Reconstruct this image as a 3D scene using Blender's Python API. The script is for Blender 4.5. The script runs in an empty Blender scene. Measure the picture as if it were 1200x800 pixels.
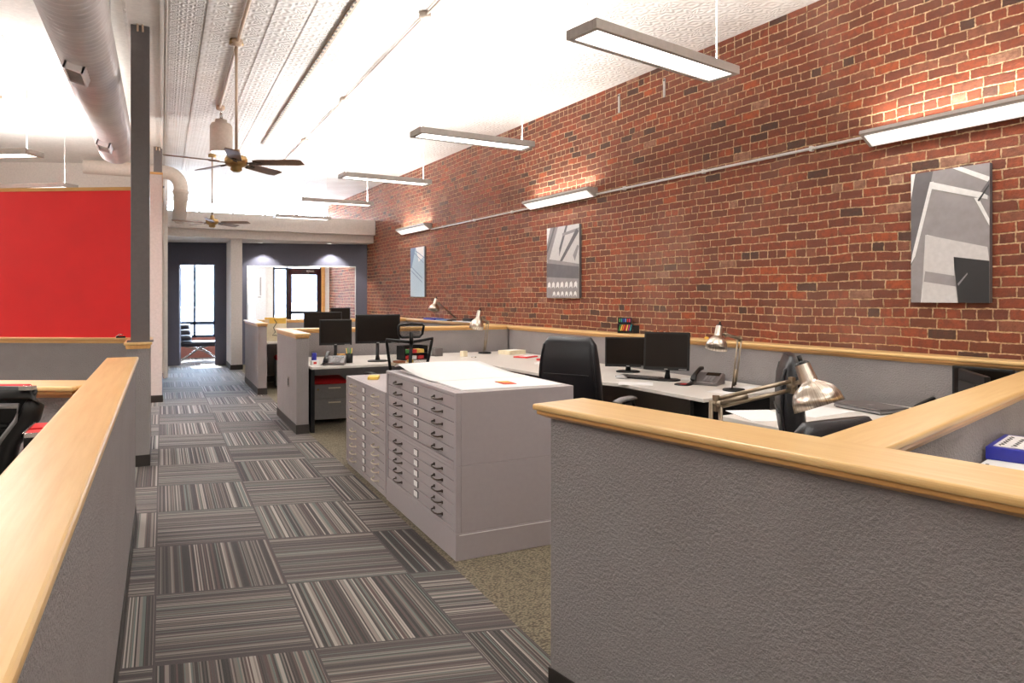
import bpy, math, random
from mathutils import Vector, Matrix
random.seed(7)
PI = math.pi
F, CX, HY, EYE = 820.0, 600.0, 348.0, 1.5          # focal length and horizon for the 1200x800 frame
YAW = math.radians(26.57)                            # the camera looks to the side of the corridor (+Y)
SY, CYW = math.sin(YAW), math.cos(YAW)
CZ = 3.95                                            # ceiling height
scene = bpy.context.scene
COL = scene.collection

# ---------------------------------------------------------------- measuring helpers (photo point + real height -> place)
def atd(px, py, d):
    r = (px - CX) / F * d
    return Vector((r * CYW + d * SY, -r * SY + d * CYW, EYE - (py - HY) * d / F))
def at(px, py, z):
    return atd(px, py, F * (EYE - z) / (py - HY))
def depth(x, y): return x * SY + y * CYW
def on_line(px, p, q):
    r = (px - CX) / F
    dx, dy = r * CYW + SY, -r * SY + CYW
    ex, ey = q[0] - p[0], q[1] - p[1]
    t = (p[0] * ey - p[1] * ex) / (dx * ey - dy * ex)
    return t * dx, t * dy, t
def zat(py, d): return EYE - (py - HY) * d / F
BR0, BR1 = (4.944, 2.546), (4.576, 8.99)             # the brick wall's face line
def bx(y): return BR0[0] - 0.0571 * (y - BR0[1])

# ---------------------------------------------------------------- materials
def lin(c):
    c = c / 255.0
    return c / 12.92 if c <= 0.04045 else ((c + 0.055) / 1.055) ** 2.4
def rgb(r, g, b): return (lin(r), lin(g), lin(b), 1.0)
class NT:
    def __init__(s, name):
        s.m = bpy.data.materials.new(name); s.m.use_nodes = True
        s.t = s.m.node_tree; s.b = s.t.nodes['Principled BSDF']; s.out = s.t.nodes['Material Output']
    def n(s, kind, **kw):
        x = s.t.nodes.new(kind)
        for k, v in kw.items():
            if k in x.inputs.keys(): s.put(x.inputs[k], v)
            else: setattr(x, k, v)
        return x
    def put(s, sock, v):
        if isinstance(v, bpy.types.NodeSocket): s.t.links.new(v, sock)
        elif isinstance(v, bpy.types.Node): s.t.links.new(v.outputs[0], sock)
        else: sock.default_value = v
    def math(s, op, a, b=0.0, c=0.0):
        x = s.t.nodes.new('ShaderNodeMath'); x.operation = op
        s.put(x.inputs[0], a); s.put(x.inputs[1], b); s.put(x.inputs[2], c)
        return x.outputs[0]
    def obj(s):
        x = s.t.nodes.new('ShaderNodeTexCoord'); return x.outputs['Object']
    def sep(s, v):
        x = s.t.nodes.new('ShaderNodeSeparateXYZ'); s.put(x.inputs[0], v); return x.outputs
    def comb(s, x=0.0, y=0.0, z=0.0):
        c = s.t.nodes.new('ShaderNodeCombineXYZ')
        s.put(c.inputs[0], x); s.put(c.inputs[1], y); s.put(c.inputs[2], z); return c.outputs[0]
    def noise(s, v, scale, detail=3.0, rough=0.55):
        x = s.t.nodes.new('ShaderNodeTexNoise'); s.put(x.inputs['Vector'], v)
        x.inputs['Scale'].default_value = scale; x.inputs['Detail'].default_value = detail; x.inputs['Roughness'].default_value = rough
        return x.outputs['Fac']
    def ramp(s, fac, stops, interp='LINEAR'):
        x = s.t.nodes.new('ShaderNodeValToRGB'); x.color_ramp.interpolation = interp
        e = x.color_ramp.elements
        while len(e) < len(stops): e.new(0.5)
        for i, (p, c) in enumerate(stops): e[i].position = p; e[i].color = c
        s.put(x.inputs[0], fac); return x.outputs[0]
    def mix(s, fac, a, b, mode='MIX'):
        x = s.t.nodes.new('ShaderNodeMix'); x.data_type = 'RGBA'; x.blend_type = mode
        s.put(x.inputs[0], fac); s.put(x.inputs[6], a); s.put(x.inputs[7], b); return x.outputs[2]
    def bump(s, h, strength=0.3, dist=0.01):
        x = s.t.nodes.new('ShaderNodeBump'); x.inputs['Strength'].default_value = strength; x.inputs['Distance'].default_value = dist
        s.put(x.inputs['Height'], h); s.t.links.new(x.outputs[0], s.b.inputs['Normal'])
    def base(s, c): s.put(s.b.inputs['Base Color'], c)
    def rough(s, r): s.put(s.b.inputs['Roughness'], r)

def plain(name, c, rough=0.5, metal=0.0, var=0.06, scale=30.0, bump=0.0, bscale=200.0, spec=None, coat=0.0):
    t = NT(name); v = t.obj()
    f = t.noise(v, scale, 2.0)
    lo = tuple(x * (1 - var) for x in c[:3]) + (1,); hi = tuple(min(1, x * (1 + var)) for x in c[:3]) + (1,)
    t.base(t.ramp(f, [(0.3, lo), (0.7, hi)])); t.rough(rough); t.b.inputs['Metallic'].default_value = metal
    if bump: t.bump(t.noise(v, bscale, 2.0), bump, 0.004)
    if spec is not None: t.b.inputs['Specular IOR Level'].default_value = spec
    if coat: t.b.inputs['Coat Weight'].default_value = coat
    return t.m
def emit(name, c, strength):
    t = NT(name); t.base((0.8, 0.8, 0.8, 1)); t.b.inputs['Emission Color'].default_value = c; t.b.inputs['Emission Strength'].default_value = strength
    return t.m

M = {}
def wall_paint():
    t = NT('grey_textured_paint'); v = t.obj()
    a = t.noise(v, 90, 3.0, 0.6); b = t.noise(v, 260, 2.0)
    t.base(t.ramp(t.noise(v, 6, 3), [(0.3, rgb(141, 135, 134)), (0.7, rgb(147, 141, 140))]))
    t.rough(0.62); t.b.inputs['Specular IOR Level'].default_value = 0.3
    t.bump(t.math('ADD', t.math('MULTIPLY', a, 1.0), t.math('MULTIPLY', b, 0.3)), 0.9, 0.011)
    return t.m
M['paint'] = wall_paint()
def maple(name, light, dark, along='X'):
    t = NT(name); v = t.obj()
    mp = t.n('ShaderNodeMapping'); t.put(mp.inputs[0], v)
    mp.inputs['Scale'].default_value = (1.6, 26, 26) if along == 'X' else (26, 1.6, 26)
    n1 = t.noise(mp.outputs[0], 1.6, 5, 0.6)
    n2 = t.noise(v, 2.3, 3)
    c = t.ramp(n1, [(0.25, dark), (0.75, light)])
    c = t.mix(t.math('MULTIPLY', n2, 0.45), c, dark)
    t.base(c); t.rough(0.34); t.b.inputs['Coat Weight'].default_value = 0.25; t.b.inputs['Coat Roughness'].default_value = 0.25
    t.bump(n1, 0.05, 0.002)
    return t.m
M['maple'] = maple('maple_wood', rgb(243, 209, 150), rgb(222, 178, 112))
M['maple_edge'] = maple('maple_moulding_wood', rgb(226, 178, 112), rgb(200, 146, 82))
M['rubber'] = plain('black_rubber', rgb(42, 36, 32), 0.55)
M['white_paint'] = plain('white_wall_paint', rgb(236, 232, 225), 0.7, bump=0.15, bscale=150)
M['beige_paint'] = plain('beige_paint', rgb(220, 214, 208), 0.7, bump=0.1)
M['navy'] = plain('dark_navy_paint', rgb(84, 84, 98), 0.6)
M['red_paint'] = plain('red_paint', rgb(228, 28, 32), 0.5, var=0.03, scale=4)
M['steel_paint'] = plain('charcoal_painted_steel', rgb(92, 86, 85), 0.45)
M['cab'] = plain('taupe_enamel', rgb(168, 159, 160), 0.38, var=0.02)
M['cab_dark'] = plain('taupe_enamel_shadow_gap', rgb(110, 102, 100), 0.5)
M['chrome'] = plain('brushed_chrome', rgb(205, 200, 195), 0.25, 1.0)
M['brushed'] = None
def brushed():
    t = NT('brushed_aluminium'); v = t.obj(); s = t.sep(v)
    ang = t.math('ARCTAN2', s[1], s[0])
    st = t.noise(t.comb(t.math('MULTIPLY', ang, 14.0), 0.0, t.math('MULTIPLY', s[2], 1.0)), 1.0, 3)
    t.base(t.ramp(st, [(0.35, rgb(178, 160, 142)), (0.65, rgb(246, 238, 226))]))
    t.rough(0.28); t.b.inputs['Metallic'].default_value = 1.0; t.b.inputs['Anisotropic'].default_value = 0.5
    return t.m
M['brushed'] = brushed()
M['dark_metal'] = plain('dark_bronze_metal', rgb(88, 76, 66), 0.35, 0.9)
M['black'] = plain('black_plastic', rgb(17, 16, 16), 0.42, spec=.3)
M['black_soft'] = plain('black_leather', rgb(17, 16, 20), 0.38, bump=0.25, bscale=180, spec=.4)
M['screen'] = plain('dark_lcd_screen', rgb(26, 20, 16), 0.22, var=0.02, spec=.22)
M['mesh_fabric'] = plain('black_mesh_fabric', rgb(20, 20, 21), 0.8)
M['grey_plastic'] = plain('grey_plastic', rgb(128, 124, 124), 0.4)
M['lt_plastic'] = plain('light_grey_plastic', rgb(176, 174, 174), 0.4)
M['ped'] = plain('pedestal_grey_steel', rgb(142, 138, 136), 0.45)
M['red_fab'] = plain('red_fabric', rgb(214, 22, 34), 0.75, bump=0.3, bscale=500)
M['white_lam'] = plain('white_laminate', rgb(226, 220, 212), 0.35, var=0.02)
M['paper'] = plain('white_paper', rgb(244, 243, 241), 0.8, var=0.02)
M['paper_cream'] = plain('cream_paper', rgb(232, 220, 190), 0.8)
M['yellow'] = plain('yellow_paper', rgb(240, 200, 96), 0.7)
M['orange'] = plain('orange_print', rgb(226, 120, 40), 0.6)
M['redp'] = plain('red_print', rgb(196, 40, 40), 0.6)
M['green'] = plain('green_ink_plastic', rgb(70, 150, 70), 0.5)
M['blue'] = plain('royal_blue_vinyl', rgb(38, 44, 150), 0.4)
M['bluegrey'] = plain('steel_blue_card', rgb(110, 140, 184), 0.6)
M['teal'] = plain('teal_ink_plastic', rgb(50, 140, 150), 0.5)
M['magenta'] = plain('magenta_ink_plastic', rgb(190, 50, 110), 0.5)
M['ink'] = plain('black_ink', rgb(30, 30, 34), 0.7)
M['tan'] = plain('tan_card', rgb(204, 150, 84), 0.7)
M['brown'] = plain('amber_brown_ceramic', rgb(150, 84, 46), 0.5, var=0.3, scale=60)
M['white_metal'] = plain('white_enamel_metal', rgb(232, 230, 228), 0.4)
M['fix'] = plain('grey_fixture_metal', rgb(176, 170, 165), 0.4, 0.2)
M['beigemetal'] = plain('beige_conduit_metal', rgb(196, 172, 150), 0.45, 0.2)
M['brass'] = plain('old_brass', rgb(170, 140, 92), 0.3, 0.9)
M['wood_blade'] = plain('walnut_blade', rgb(128, 98, 78), 0.4)
M['lamp_grey'] = plain('taupe_lamp_metal', rgb(176, 162, 150), 0.5)
M['duct_beige'] = plain('beige_duct_paint', rgb(214, 202, 190), 0.5)
M['pale_metal'] = plain('pale_nickel', rgb(226, 216, 196), 0.3, 0.35)
M['glow'] = emit('lit_diffuser', (1.0, 0.96, 0.9, 1), 2.6)
M['glow_wall'] = emit('lit_wall_light_diffuser', (1.0, 0.97, 0.93, 1), 0.75)
M['glow_soft'] = emit('lit_lamp_lens', (1.0, 0.97, 0.92, 1), 2.2)
M['g1'] = plain('print_light_grey', rgb(204, 200, 198), 0.6)
M['g2'] = plain('print_mid_grey', rgb(140, 134, 134), 0.6, var=0.12, scale=12)
M['g3'] = plain('print_dark_grey', rgb(92, 88, 90), 0.6, var=0.12, scale=12)
M['g4'] = plain('print_black', rgb(30, 28, 28), 0.6)
M['gw'] = plain('print_white', rgb(236, 234, 232), 0.6)
M['gb'] = plain('print_pale_blue', rgb(176, 196, 208), 0.6)
M['gb2'] = plain('print_slate_blue', rgb(118, 138, 166), 0.6)
M['cushion'] = plain('black_lounge_leather', rgb(34, 34, 42), 0.4)

def duct_mat():
    t = NT('galvanised_spiral_duct'); v = t.obj(); s = t.sep(v)
    n = t.noise(v, 3.0, 3)
    t.base(t.ramp(n, [(0.3, rgb(206, 202, 204)), (0.7, rgb(228, 224, 224))]))
    t.rough(0.36); t.b.inputs['Metallic'].default_value = 0.2
    return t.m
M['duct'] = duct_mat(); M['arm'] = plain('dull_lamp_arm_metal', rgb(150, 136, 118), 0.35, 0.85)

def glass():
    t = NT('clear_glass')
    tr = t.n('ShaderNodeBsdfTransparent'); gl = t.n('ShaderNodeBsdfGlossy'); gl.inputs['Roughness'].default_value = 0.02
    fr = t.n('ShaderNodeFresnel'); fr.inputs[0].default_value = 1.45
    mx = t.n('ShaderNodeMixShader')
    t.put(mx.inputs[0], t.math('MULTIPLY', fr.outputs[0], 0.7)); t.put(mx.inputs[1], tr.outputs[0]); t.put(mx.inputs[2], gl.outputs[0])
    t.t.links.new(mx.outputs[0], t.out.inputs['Surface']); return t.m
M['glass'] = glass()
def mesh_screen():
    t = NT('see_through_mesh')
    tr = t.n('ShaderNodeBsdfTransparent'); df = t.n('ShaderNodeBsdfDiffuse'); df.inputs[0].default_value = rgb(30, 30, 32)
    s = t.sep(t.obj())
    a = t.math('ABSOLUTE', t.math('SINE', t.math('MULTIPLY', s[0], 700.0))); b = t.math('ABSOLUTE', t.math('SINE', t.math('MULTIPLY', s[2], 700.0)))
    hole = t.math('GREATER_THAN', t.math('MINIMUM', a, b), 0.35)
    mx = t.n('ShaderNodeMixShader'); t.put(mx.inputs[0], hole); t.put(mx.inputs[1], df.outputs[0]); t.put(mx.inputs[2], tr.outputs[0])
    t.t.links.new(mx.outputs[0], t.out.inputs['Surface']); return t.m
M['see_mesh'] = mesh_screen()

def brick_mat(name='old_red_brick', pale=False):
    t = NT(name); v = t.obj(); s = t.sep(v)
    H, W = 0.0709, 0.197
    wob = t.noise(v, 9.0, 2); wob2 = t.noise(t.comb(s[2], s[0], 4.0), 11.0, 2)
    big = t.noise(v, 1.1, 2)
    zc = t.math('ADD', s[2], t.math('ADD', t.math('MULTIPLY', t.math('SUBTRACT', wob, 0.5), 0.016), t.math('MULTIPLY', t.math('SUBTRACT', big, 0.5), 0.05)))
    xc = t.math('ADD', s[0], t.math('MULTIPLY', t.math('SUBTRACT', wob2, 0.5), 0.02))
    r = t.math('DIVIDE', zc, H); row = t.math('FLOOR', r); fz = t.math('FRACT', r)
    hdr = t.math('LESS_THAN', t.math('FLOORED_MODULO', t.math('ADD', row, 2.0), 7.0), 0.5)
    sc = t.math('MULTIPLY_ADD', hdr, 1.0 / W, 1.0 / W)
    rn = t.n('ShaderNodeTexWhiteNoise', noise_dimensions='1D'); t.put(rn.inputs['W'], row)
    off = t.math('ADD', t.math('MULTIPLY', t.math('FLOORED_MODULO', row, 2.0), 0.5), t.math('MULTIPLY', rn.outputs[0], 0.22))
    u = t.math('ADD', t.math('MULTIPLY', xc, sc), off); cell = t.math('FLOOR', u); fu = t.math('FRACT', u)
    du = t.math('DIVIDE', t.math('MINIMUM', fu, t.math('SUBTRACT', 1.0, fu)), sc)
    dz = t.math('MULTIPLY', t.math('MINIMUM', fz, t.math('SUBTRACT', 1.0, fz)), H)
    dd = t.math('MINIMUM', du, dz)
    dd = t.math('ADD', dd, t.math('MULTIPLY', t.math('SUBTRACT', t.noise(v, 34, 4, 0.65), 0.5), 0.016))
    mp = t.n('ShaderNodeMapRange', interpolation_type='SMOOTHSTEP'); t.put(mp.inputs[0], dd)
    mp.inputs[1].default_value = 0.0024; mp.inputs[2].default_value = 0.0066
    br = mp.outputs[0]
    wn = t.n('ShaderNodeTexWhiteNoise', noise_dimensions='2D'); t.put(wn.inputs['Vector'], t.comb(cell, row, 0.0))
    cols = [(0.0, rgb(70, 48, 38)), (0.04, rgb(104, 57, 38)), (0.2, rgb(128, 62, 39)), (0.4, rgb(108, 57, 40)), (0.55, rgb(138, 68, 42)), (0.72, rgb(120, 60, 38)), (0.86, rgb(128, 76, 55)), (0.95, rgb(156, 76, 42)), (0.985, rgb(150, 108, 86))]
    bc = t.ramp(wn.outputs[0], cols, 'CONSTANT')
    bc = t.mix(t.math('MULTIPLY', t.ramp(t.noise(v, 17, 5, 0.75), [(0.44, (0, 0, 0, 1)), (0.6, (1, 1, 1, 1))]), 0.6), bc, rgb(90, 52, 38))
    st = t.ramp(t.noise(v, 0.9, 3), [(0.52, (0, 0, 0, 1)), (0.68, (1, 1, 1, 1))])
    bc = t.mix(t.math('MULTIPLY', st, 0.22), bc, rgb(146, 118, 104))
    # greyed plaster-stained patch near the camera end of the wall
    pz = t.n('ShaderNodeMapRange', interpolation_type='SMOOTHSTEP'); t.put(pz.inputs[0], t.math('ADD', s[0], t.math('MULTIPLY', big, 0.5)))
    pz.inputs[1].default_value = 5.62; pz.inputs[2].default_value = 5.5
    low = t.math('LESS_THAN', s[2], 2.35)
    bc = t.mix(t.math('MULTIPLY', t.math('MULTIPLY', pz.outputs[0], low), 0.5), bc, rgb(138, 124, 116))
    mo = t.ramp(t.noise(v, 22, 3), [(0.3, rgb(140, 106, 78)), (0.5, rgb(196, 164, 126)), (0.7, rgb(222, 196, 158))])
    t.base(t.mix(br, mo, bc)); t.rough(0.78); t.b.inputs['Specular IOR Level'].default_value = 0.35
    h = t.math('ADD', t.math('MULTIPLY', br, 0.7), t.math('ADD', t.math('MULTIPLY', t.noise(v, 45, 4, 0.7), 0.55), t.math('MULTIPLY', wn.outputs[0], 0.5)))
    t.bump(h, 1.0, 0.017)
    return t.m
M['brick'] = brick_mat()

def floor_mat():
    t = NT('striped_carpet_tile_and_loop_carpet'); v = t.obj(); s = t.sep(v)
    x, y = s[0], s[1]
    TW, TD, X0, Y0, SK = 0.615, 0.757, -0.03, 3.2, 0.25
    u = t.math('DIVIDE', t.math('SUBTRACT', x, X0), TW)
    w = t.math('DIVIDE', t.math('SUBTRACT', t.math('ADD', y, t.math('MULTIPLY', t.math('SUBTRACT', x, X0), SK)), Y0), TD)
    iu, iw = t.math('FLOOR', u), t.math('FLOOR', w)
    par = t.math('FLOORED_MODULO', t.math('ADD', iu, iw), 2.0)
    fu, fw = t.math('FRACT', u), t.math('FRACT', w)
    sc = t.math('ADD', t.math('MULTIPLY', par, fu), t.math('MULTIPLY', t.math('SUBTRACT', 1.0, par), fw))
    wn = t.n('ShaderNodeTexWhiteNoise', noise_dimensions='2D'); t.put(wn.inputs['Vector'], t.comb(iu, iw, 0.0))
    seed = t.math('MULTIPLY', wn.outputs[0], 300.0)
    a = t.n('ShaderNodeTexWhiteNoise', noise_dimensions='2D'); t.put(a.inputs['Vector'], t.comb(t.math('FLOOR', t.math('MULTIPLY', sc, 92.0)), seed, 0.0))
    b = t.n('ShaderNodeTexWhiteNoise', noise_dimensions='2D'); t.put(b.inputs['Vector'], t.comb(t.math('FLOOR', t.math('MULTIPLY', sc, 34.0)), seed, 0.0))
    f = t.math('ADD', t.math('MULTIPLY', a.outputs[0], 0.6), t.math('MULTIPLY', b.outputs[0], 0.4))
    c = t.ramp(f, [(0.0, rgb(26, 22, 20)), (0.27, rgb(48, 40, 36)), (0.38, rgb(92, 70, 64)), (0.44, rgb(84, 78, 72)), (0.54, rgb(132, 124, 116)), (0.62, rgb(112, 126, 118)), (0.68, rgb(158, 148, 140)), (0.76, rgb(196, 188, 178))], 'CONSTANT')
    c = t.mix(t.math('MULTIPLY', t.math('SUBTRACT', 1.0, par), 0.28), c, rgb(104, 96, 94))
    # dark joint lines round each tile
    e = t.math('MINIMUM', t.math('MINIMUM', fu, t.math('SUBTRACT', 1.0, fu)), t.math('MINIMUM', fw, t.math('SUBTRACT', 1.0, fw)))
    c = t.mix(t.math('LESS_THAN', e, 0.008), c, rgb(70, 62, 60))
    fz = t.noise(t.comb(t.math('MULTIPLY', x, 1.0), y, 0.0), 420, 2)
    c = t.mix(0.22, c, t.ramp(fz, [(0.35, rgb(60, 56, 56)), (0.65, rgb(150, 146, 146))]))
    c = t.mix(1.0, c, (.78, .77, .77, 1), 'MULTIPLY')
    vo = t.n('ShaderNodeTexVoronoi'); t.put(vo.inputs['Vector'], t.comb(t.math('MULTIPLY', x, 1.0), t.math('MULTIPLY', y, 1.7), 0.0)); vo.inputs['Scale'].default_value = 75
    lc = t.ramp(vo.outputs['Distance'], [(0.15, rgb(150, 140, 118)), (0.75, rgb(70, 62, 50))])
    lc = t.mix(t.math('MULTIPLY', t.noise(v, 30, 3), 0.5), lc, rgb(98, 88, 70))
    side = t.math('GREATER_THAN', x, 1.45)
    t.base(t.mix(side, c, lc)); t.rough(0.68); t.b.inputs['Specular IOR Level'].default_value = 0.28
    t.bump(t.math('ADD', t.math('MULTIPLY', f, 0.5), t.math('ADD', fz, t.math('MULTIPLY', vo.outputs['Distance'], side))), 0.5, 0.004)
    return t.m
M['floor'] = floor_mat()

def tin_mat(name='pressed_tin_ceiling', period=0.305, amp=1.0):
    t = NT(name); v = t.obj(); s = t.sep(v)
    def cell(c): return t.math('SUBTRACT', t.math('FRACT', t.math('DIVIDE', c, period)), 0.5)
    p, q = cell(s[0]), cell(s[1])
    r = t.math('SQRT', t.math('ADD', t.math('MULTIPLY', p, p), t.math('MULTIPLY', q, q)))
    ang = t.math('ARCTAN2', q, p)
    petal = t.math('MULTIPLY', t.math('COSINE', t.math('MULTIPLY', ang, 8.0)), 0.35)
    rings = t.math('SINE', t.math('ADD', t.math('MULTIPLY', r, 26.0), t.math('MULTIPLY', petal, 5.0)))
    edge = t.math('MAXIMUM', t.math('ABSOLUTE', p), t.math('ABSOLUTE', q))
    bd = t.math('MULTIPLY', t.math('GREATER_THAN', edge, 0.46), 1.6)
    dots = t.math('SINE', t.math('MULTIPLY', t.math('ADD', s[0], s[1]), 82.0))
    h = t.math('ADD', t.math('ADD', rings, bd), t.math('MULTIPLY', dots, 0.3))
    t.base(t.ramp(t.noise(v, 2.5, 4), [(0.3, rgb(226, 220, 214)), (0.7, rgb(240, 237, 233))]))
    t.rough(0.5); t.bump(h, 0.5 * amp, 0.006)
    return t.m
M['tin'] = tin_mat()
M['tin_band'] = tin_mat('pressed_tin_ornament_band', 0.19, 1.8)
M['plain_ceiling'] = plain('white_ceiling_paint', rgb(240, 236, 230), 0.7, bump=0.2, bscale=14)
M['concrete'] = plain('pale_pavement', rgb(190, 190, 188), 0.8, bump=0.2)
M['asphalt'] = plain('asphalt', rgb(120, 122, 126), 0.9)
M['facade'] = plain('pale_stone_facade', rgb(120, 124, 132), 0.8)
M['facade2'] = plain('brick_red_facade', rgb(150, 96, 84), 0.8)
M['car_paint'] = plain('silver_car_paint', rgb(150, 156, 166), 0.3, 0.4)
M['dark_glass'] = plain('dark_window_glass', rgb(60, 70, 84), 0.15)

# ---------------------------------------------------------------- mesh builder
class MB:
    def __init__(s): s.v = []; s.f = []; s.mi = []; s.sm = []; s.cur = 0; s.smooth = False
    def mat(s, i): s.cur = i; return s
    def face(s, idx): s.f.append(idx); s.mi.append(s.cur); s.sm.append(s.smooth)
    def add(s, vs):
        k = len(s.v); s.v.extend([tuple(x) for x in vs]); return k
    def box(s, x0, x1, y0, y1, z0, z1, T=None):
        vs = [Vector((x, y, z)) for x in (x0, x1) for y in (y0, y1) for z in (z0, z1)]
        if T: vs = [T @ p for p in vs]
        k = s.add(vs); sm, s.smooth = s.smooth, False
        for q in ((0, 1, 3, 2), (4, 6, 7, 5), (0, 4, 5, 1), (2, 3, 7, 6), (0, 2, 6, 4), (1, 5, 7, 3)): s.face([k + i for i in q])
        s.smooth = sm; return s
    def cbox(s, c, d, T=None):
        return s.box(c[0] - d[0] / 2, c[0] + d[0] / 2, c[1] - d[1] / 2, c[1] + d[1] / 2, c[2] - d[2] / 2, c[2] + d[2] / 2, T)
    def prism(s, poly, z0, z1, T=None):
        n = len(poly); k = s.add([(T @ Vector((x, y, z)) if T else (x, y, z)) for z in (z0, z1) for x, y in poly])
        sm, s.smooth = s.smooth, False
        s.face([k + i for i in range(n)][::-1]); s.face([k + n + i for i in range(n)])
        for i in range(n): j = (i + 1) % n; s.face([k + i, k + j, k + n + j, k + n + i])
        s.smooth = sm; return s
    def rings(s, rs, close=True, cap=True):
        n = len(rs[0]); ks = [s.add(r) for r in rs]
        for a, b in zip(ks, ks[1:]):
            for i in range(n if close else n - 1):
                j = (i + 1) % n; s.face([a + i, a + j, b + j, b + i])
        if cap: s.face([ks[0] + i for i in range(n)][::-1]); s.face([ks[-1] + i for i in range(n)])
        return s
    def tube(s, pts, r, n=10, cap=True):
        pts = [Vector(p) for p in pts]; rs = []; s.smooth = True
        rr = r if isinstance(r, (list, tuple)) else [r] * len(pts)
        ref = None
        for i, p in enumerate(pts):
            d = (pts[min(i + 1, len(pts) - 1)] - pts[max(i - 1, 0)]).normalized()
            if ref is None:
                ref = Vector((0, 0, 1)) if abs(d.z) < 0.9 else Vector((1, 0, 0))
            a = d.cross(ref).normalized(); b = a.cross(d).normalized(); ref = b
            rs.append([p + (a * math.cos(2 * PI * k / n) + b * math.sin(2 * PI * k / n)) * rr[i] for k in range(n)])
        s.rings(rs, True, cap); s.smooth = False; return s
    def lathe(s, prof, T=None, n=28, cap=True):
        T = T or Matrix.Identity(4); s.smooth = True
        s.rings([[T @ Vector((r * math.cos(2 * PI * k / n), r * math.sin(2 * PI * k / n), z)) for k in range(n)] for r, z in prof], True, cap)
        s.smooth = False; return s
    def loft(s, secs, n=20, T=None):
        """secs: (centre, half width x-vector, half depth y-vector, exponent)"""
        s.smooth = True; rs = []
        for c, a, b, e in secs:
            c, a, b = Vector(c), Vector(a), Vector(b); r = []
            for k in range(n):
                t = 2 * PI * k / n; ct, st = math.cos(t), math.sin(t)
                p = c + a * (abs(ct) ** (2 / e) * (1 if ct >= 0 else -1)) + b * (abs(st) ** (2 / e) * (1 if st >= 0 else -1))
                r.append(T @ p if T else p)
            rs.append(r)
        s.rings(rs); s.smooth = False; return s
    def build(s, name, mats, parent=None, loc=None, rotz=None, bevel=0.0, seg=2):
        me = bpy.data.meshes.new(name); me.from_pydata([tuple(p) for p in s.v], [], s.f); me.validate()
        if not isinstance(mats, (list, tuple)): mats = [mats]
        for m in mats: me.materials.append(M[m] if isinstance(m, str) else m)
        for p, mi, sm in zip(me.polygons, s.mi, s.sm): p.material_index = mi; p.use_smooth = sm
        me.update()
        o = bpy.data.objects.new(name, me); COL.objects.link(o)
        if parent: o.parent = parent
        if loc is not None: o.location = loc
        if rotz is not None: o.rotation_euler.z = rotz
        if bevel:
            b = o.modifiers.new('bevel', 'BEVEL'); b.width = bevel; b.segments = seg; b.limit_method = 'ANGLE'; b.angle_limit = 0.7
        return o
def fix_normals():
    import bmesh
    done = set()
    for o in bpy.data.objects:
        if o.type == 'MESH' and o.data.name not in done:
            done.add(o.data.name)
            bm = bmesh.new(); bm.from_mesh(o.data); bmesh.ops.recalc_face_normals(bm, faces=bm.faces); bm.to_mesh(o.data); bm.free()
def tag(o, label, cat, group=None):
    o['label'] = label; o['category'] = cat
    if group: o['group'] = group
    return o
def thing(name, label, cat, loc=(0, 0, 0), rotz=0.0, group=None):
    o = bpy.data.objects.new(name, None); COL.objects.link(o); o.empty_display_size = 0.1
    o.location = loc; o.rotation_euler.z = rotz
    return tag(o, label, cat, group)
def struct(o): o['kind'] = 'structure'; return o
def axis_T(origin, z, xhint=(1, 0, 0)):
    z = Vector(z).normalized(); x = Vector(xhint); x = (x - z * x.dot(z)).normalized(); y = z.cross(x)
    m = Matrix((x, y, z)).transposed().to_4x4(); m.translation = Vector(origin); return m
def kids(o): return [c for c in bpy.data.objects if c.parent == o]
def copy_tree(o, parent=None):
    c = o.copy(); COL.objects.link(c); c.parent = parent
    for ch in kids(o): copy_tree(ch, c)
    return c
def copied(o, label, loc, rotz=None, group=None):
    c = copy_tree(o); c.location = loc
    if rotz is not None: c.rotation_euler.z = rotz
    c['label'] = label
    if group: c['group'] = group
    return c

# ---------------------------------------------------------------- camera
cam = bpy.data.cameras.new('camera'); co = bpy.data.objects.new('camera', cam); COL.objects.link(co)
cam.sensor_width = 36; cam.lens = F / 1200 * 36; cam.shift_y = -(400 - HY) / 1200; cam.clip_start = 0.02; cam.clip_end = 200
co.location = (0, 0, EYE); co.rotation_euler = (PI / 2, 0, -YAW); scene.camera = co

# ================================================================ THE ROOM
XL, YB, YF = -6.2, -3.4, 19.2
struct(MB().box(XL - .1, 5.6, YB, YF, -0.06, 0).build('floor', 'floor'))
# ceiling: pressed tin over the corridor side, smooth elsewhere; raised battens run along the room
m = MB(); m.box(-0.3, 5.6, YB, YF, CZ, CZ + .1); m.mat(1).box(XL - .1, -0.3, YB, YF, CZ, CZ + .1)
for x, w, h in ((.37, .03, .02), (.87, .010, .006), (1.16, .010, .006), (1.95, .010, .004), (2.55, .010, .004), (3.2, .010, .003)):
    m.mat(0).box(x - w, x + w, YB, 15.1, CZ - h, CZ + .01)
struct(m.build('ceiling', ['tin', 'plain_ceiling']))
# cornice and ornament band beside the row of posts
m = MB(); m.box(-.27, -.02, YB, YF, CZ - .03, CZ); m.box(-.02, .015, YB, YF, CZ - .055, CZ); m.box(.03, .045, YB, YF, CZ - .03, CZ)
struct(m.build('trim_1', 'beige_paint', bevel=.006))
struct(MB().box(.06, .335, YB, 15.1, CZ - .012, CZ).build('trim_2', 'tin_band'))
m = MB()
for x in (-1.35, -2.2, -3.1, -4.0): m.box(x - .012, x + .012, YB, 11.6, CZ - .008, CZ)
struct(m.build('trim_3', 'plain_ceiling'))
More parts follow.
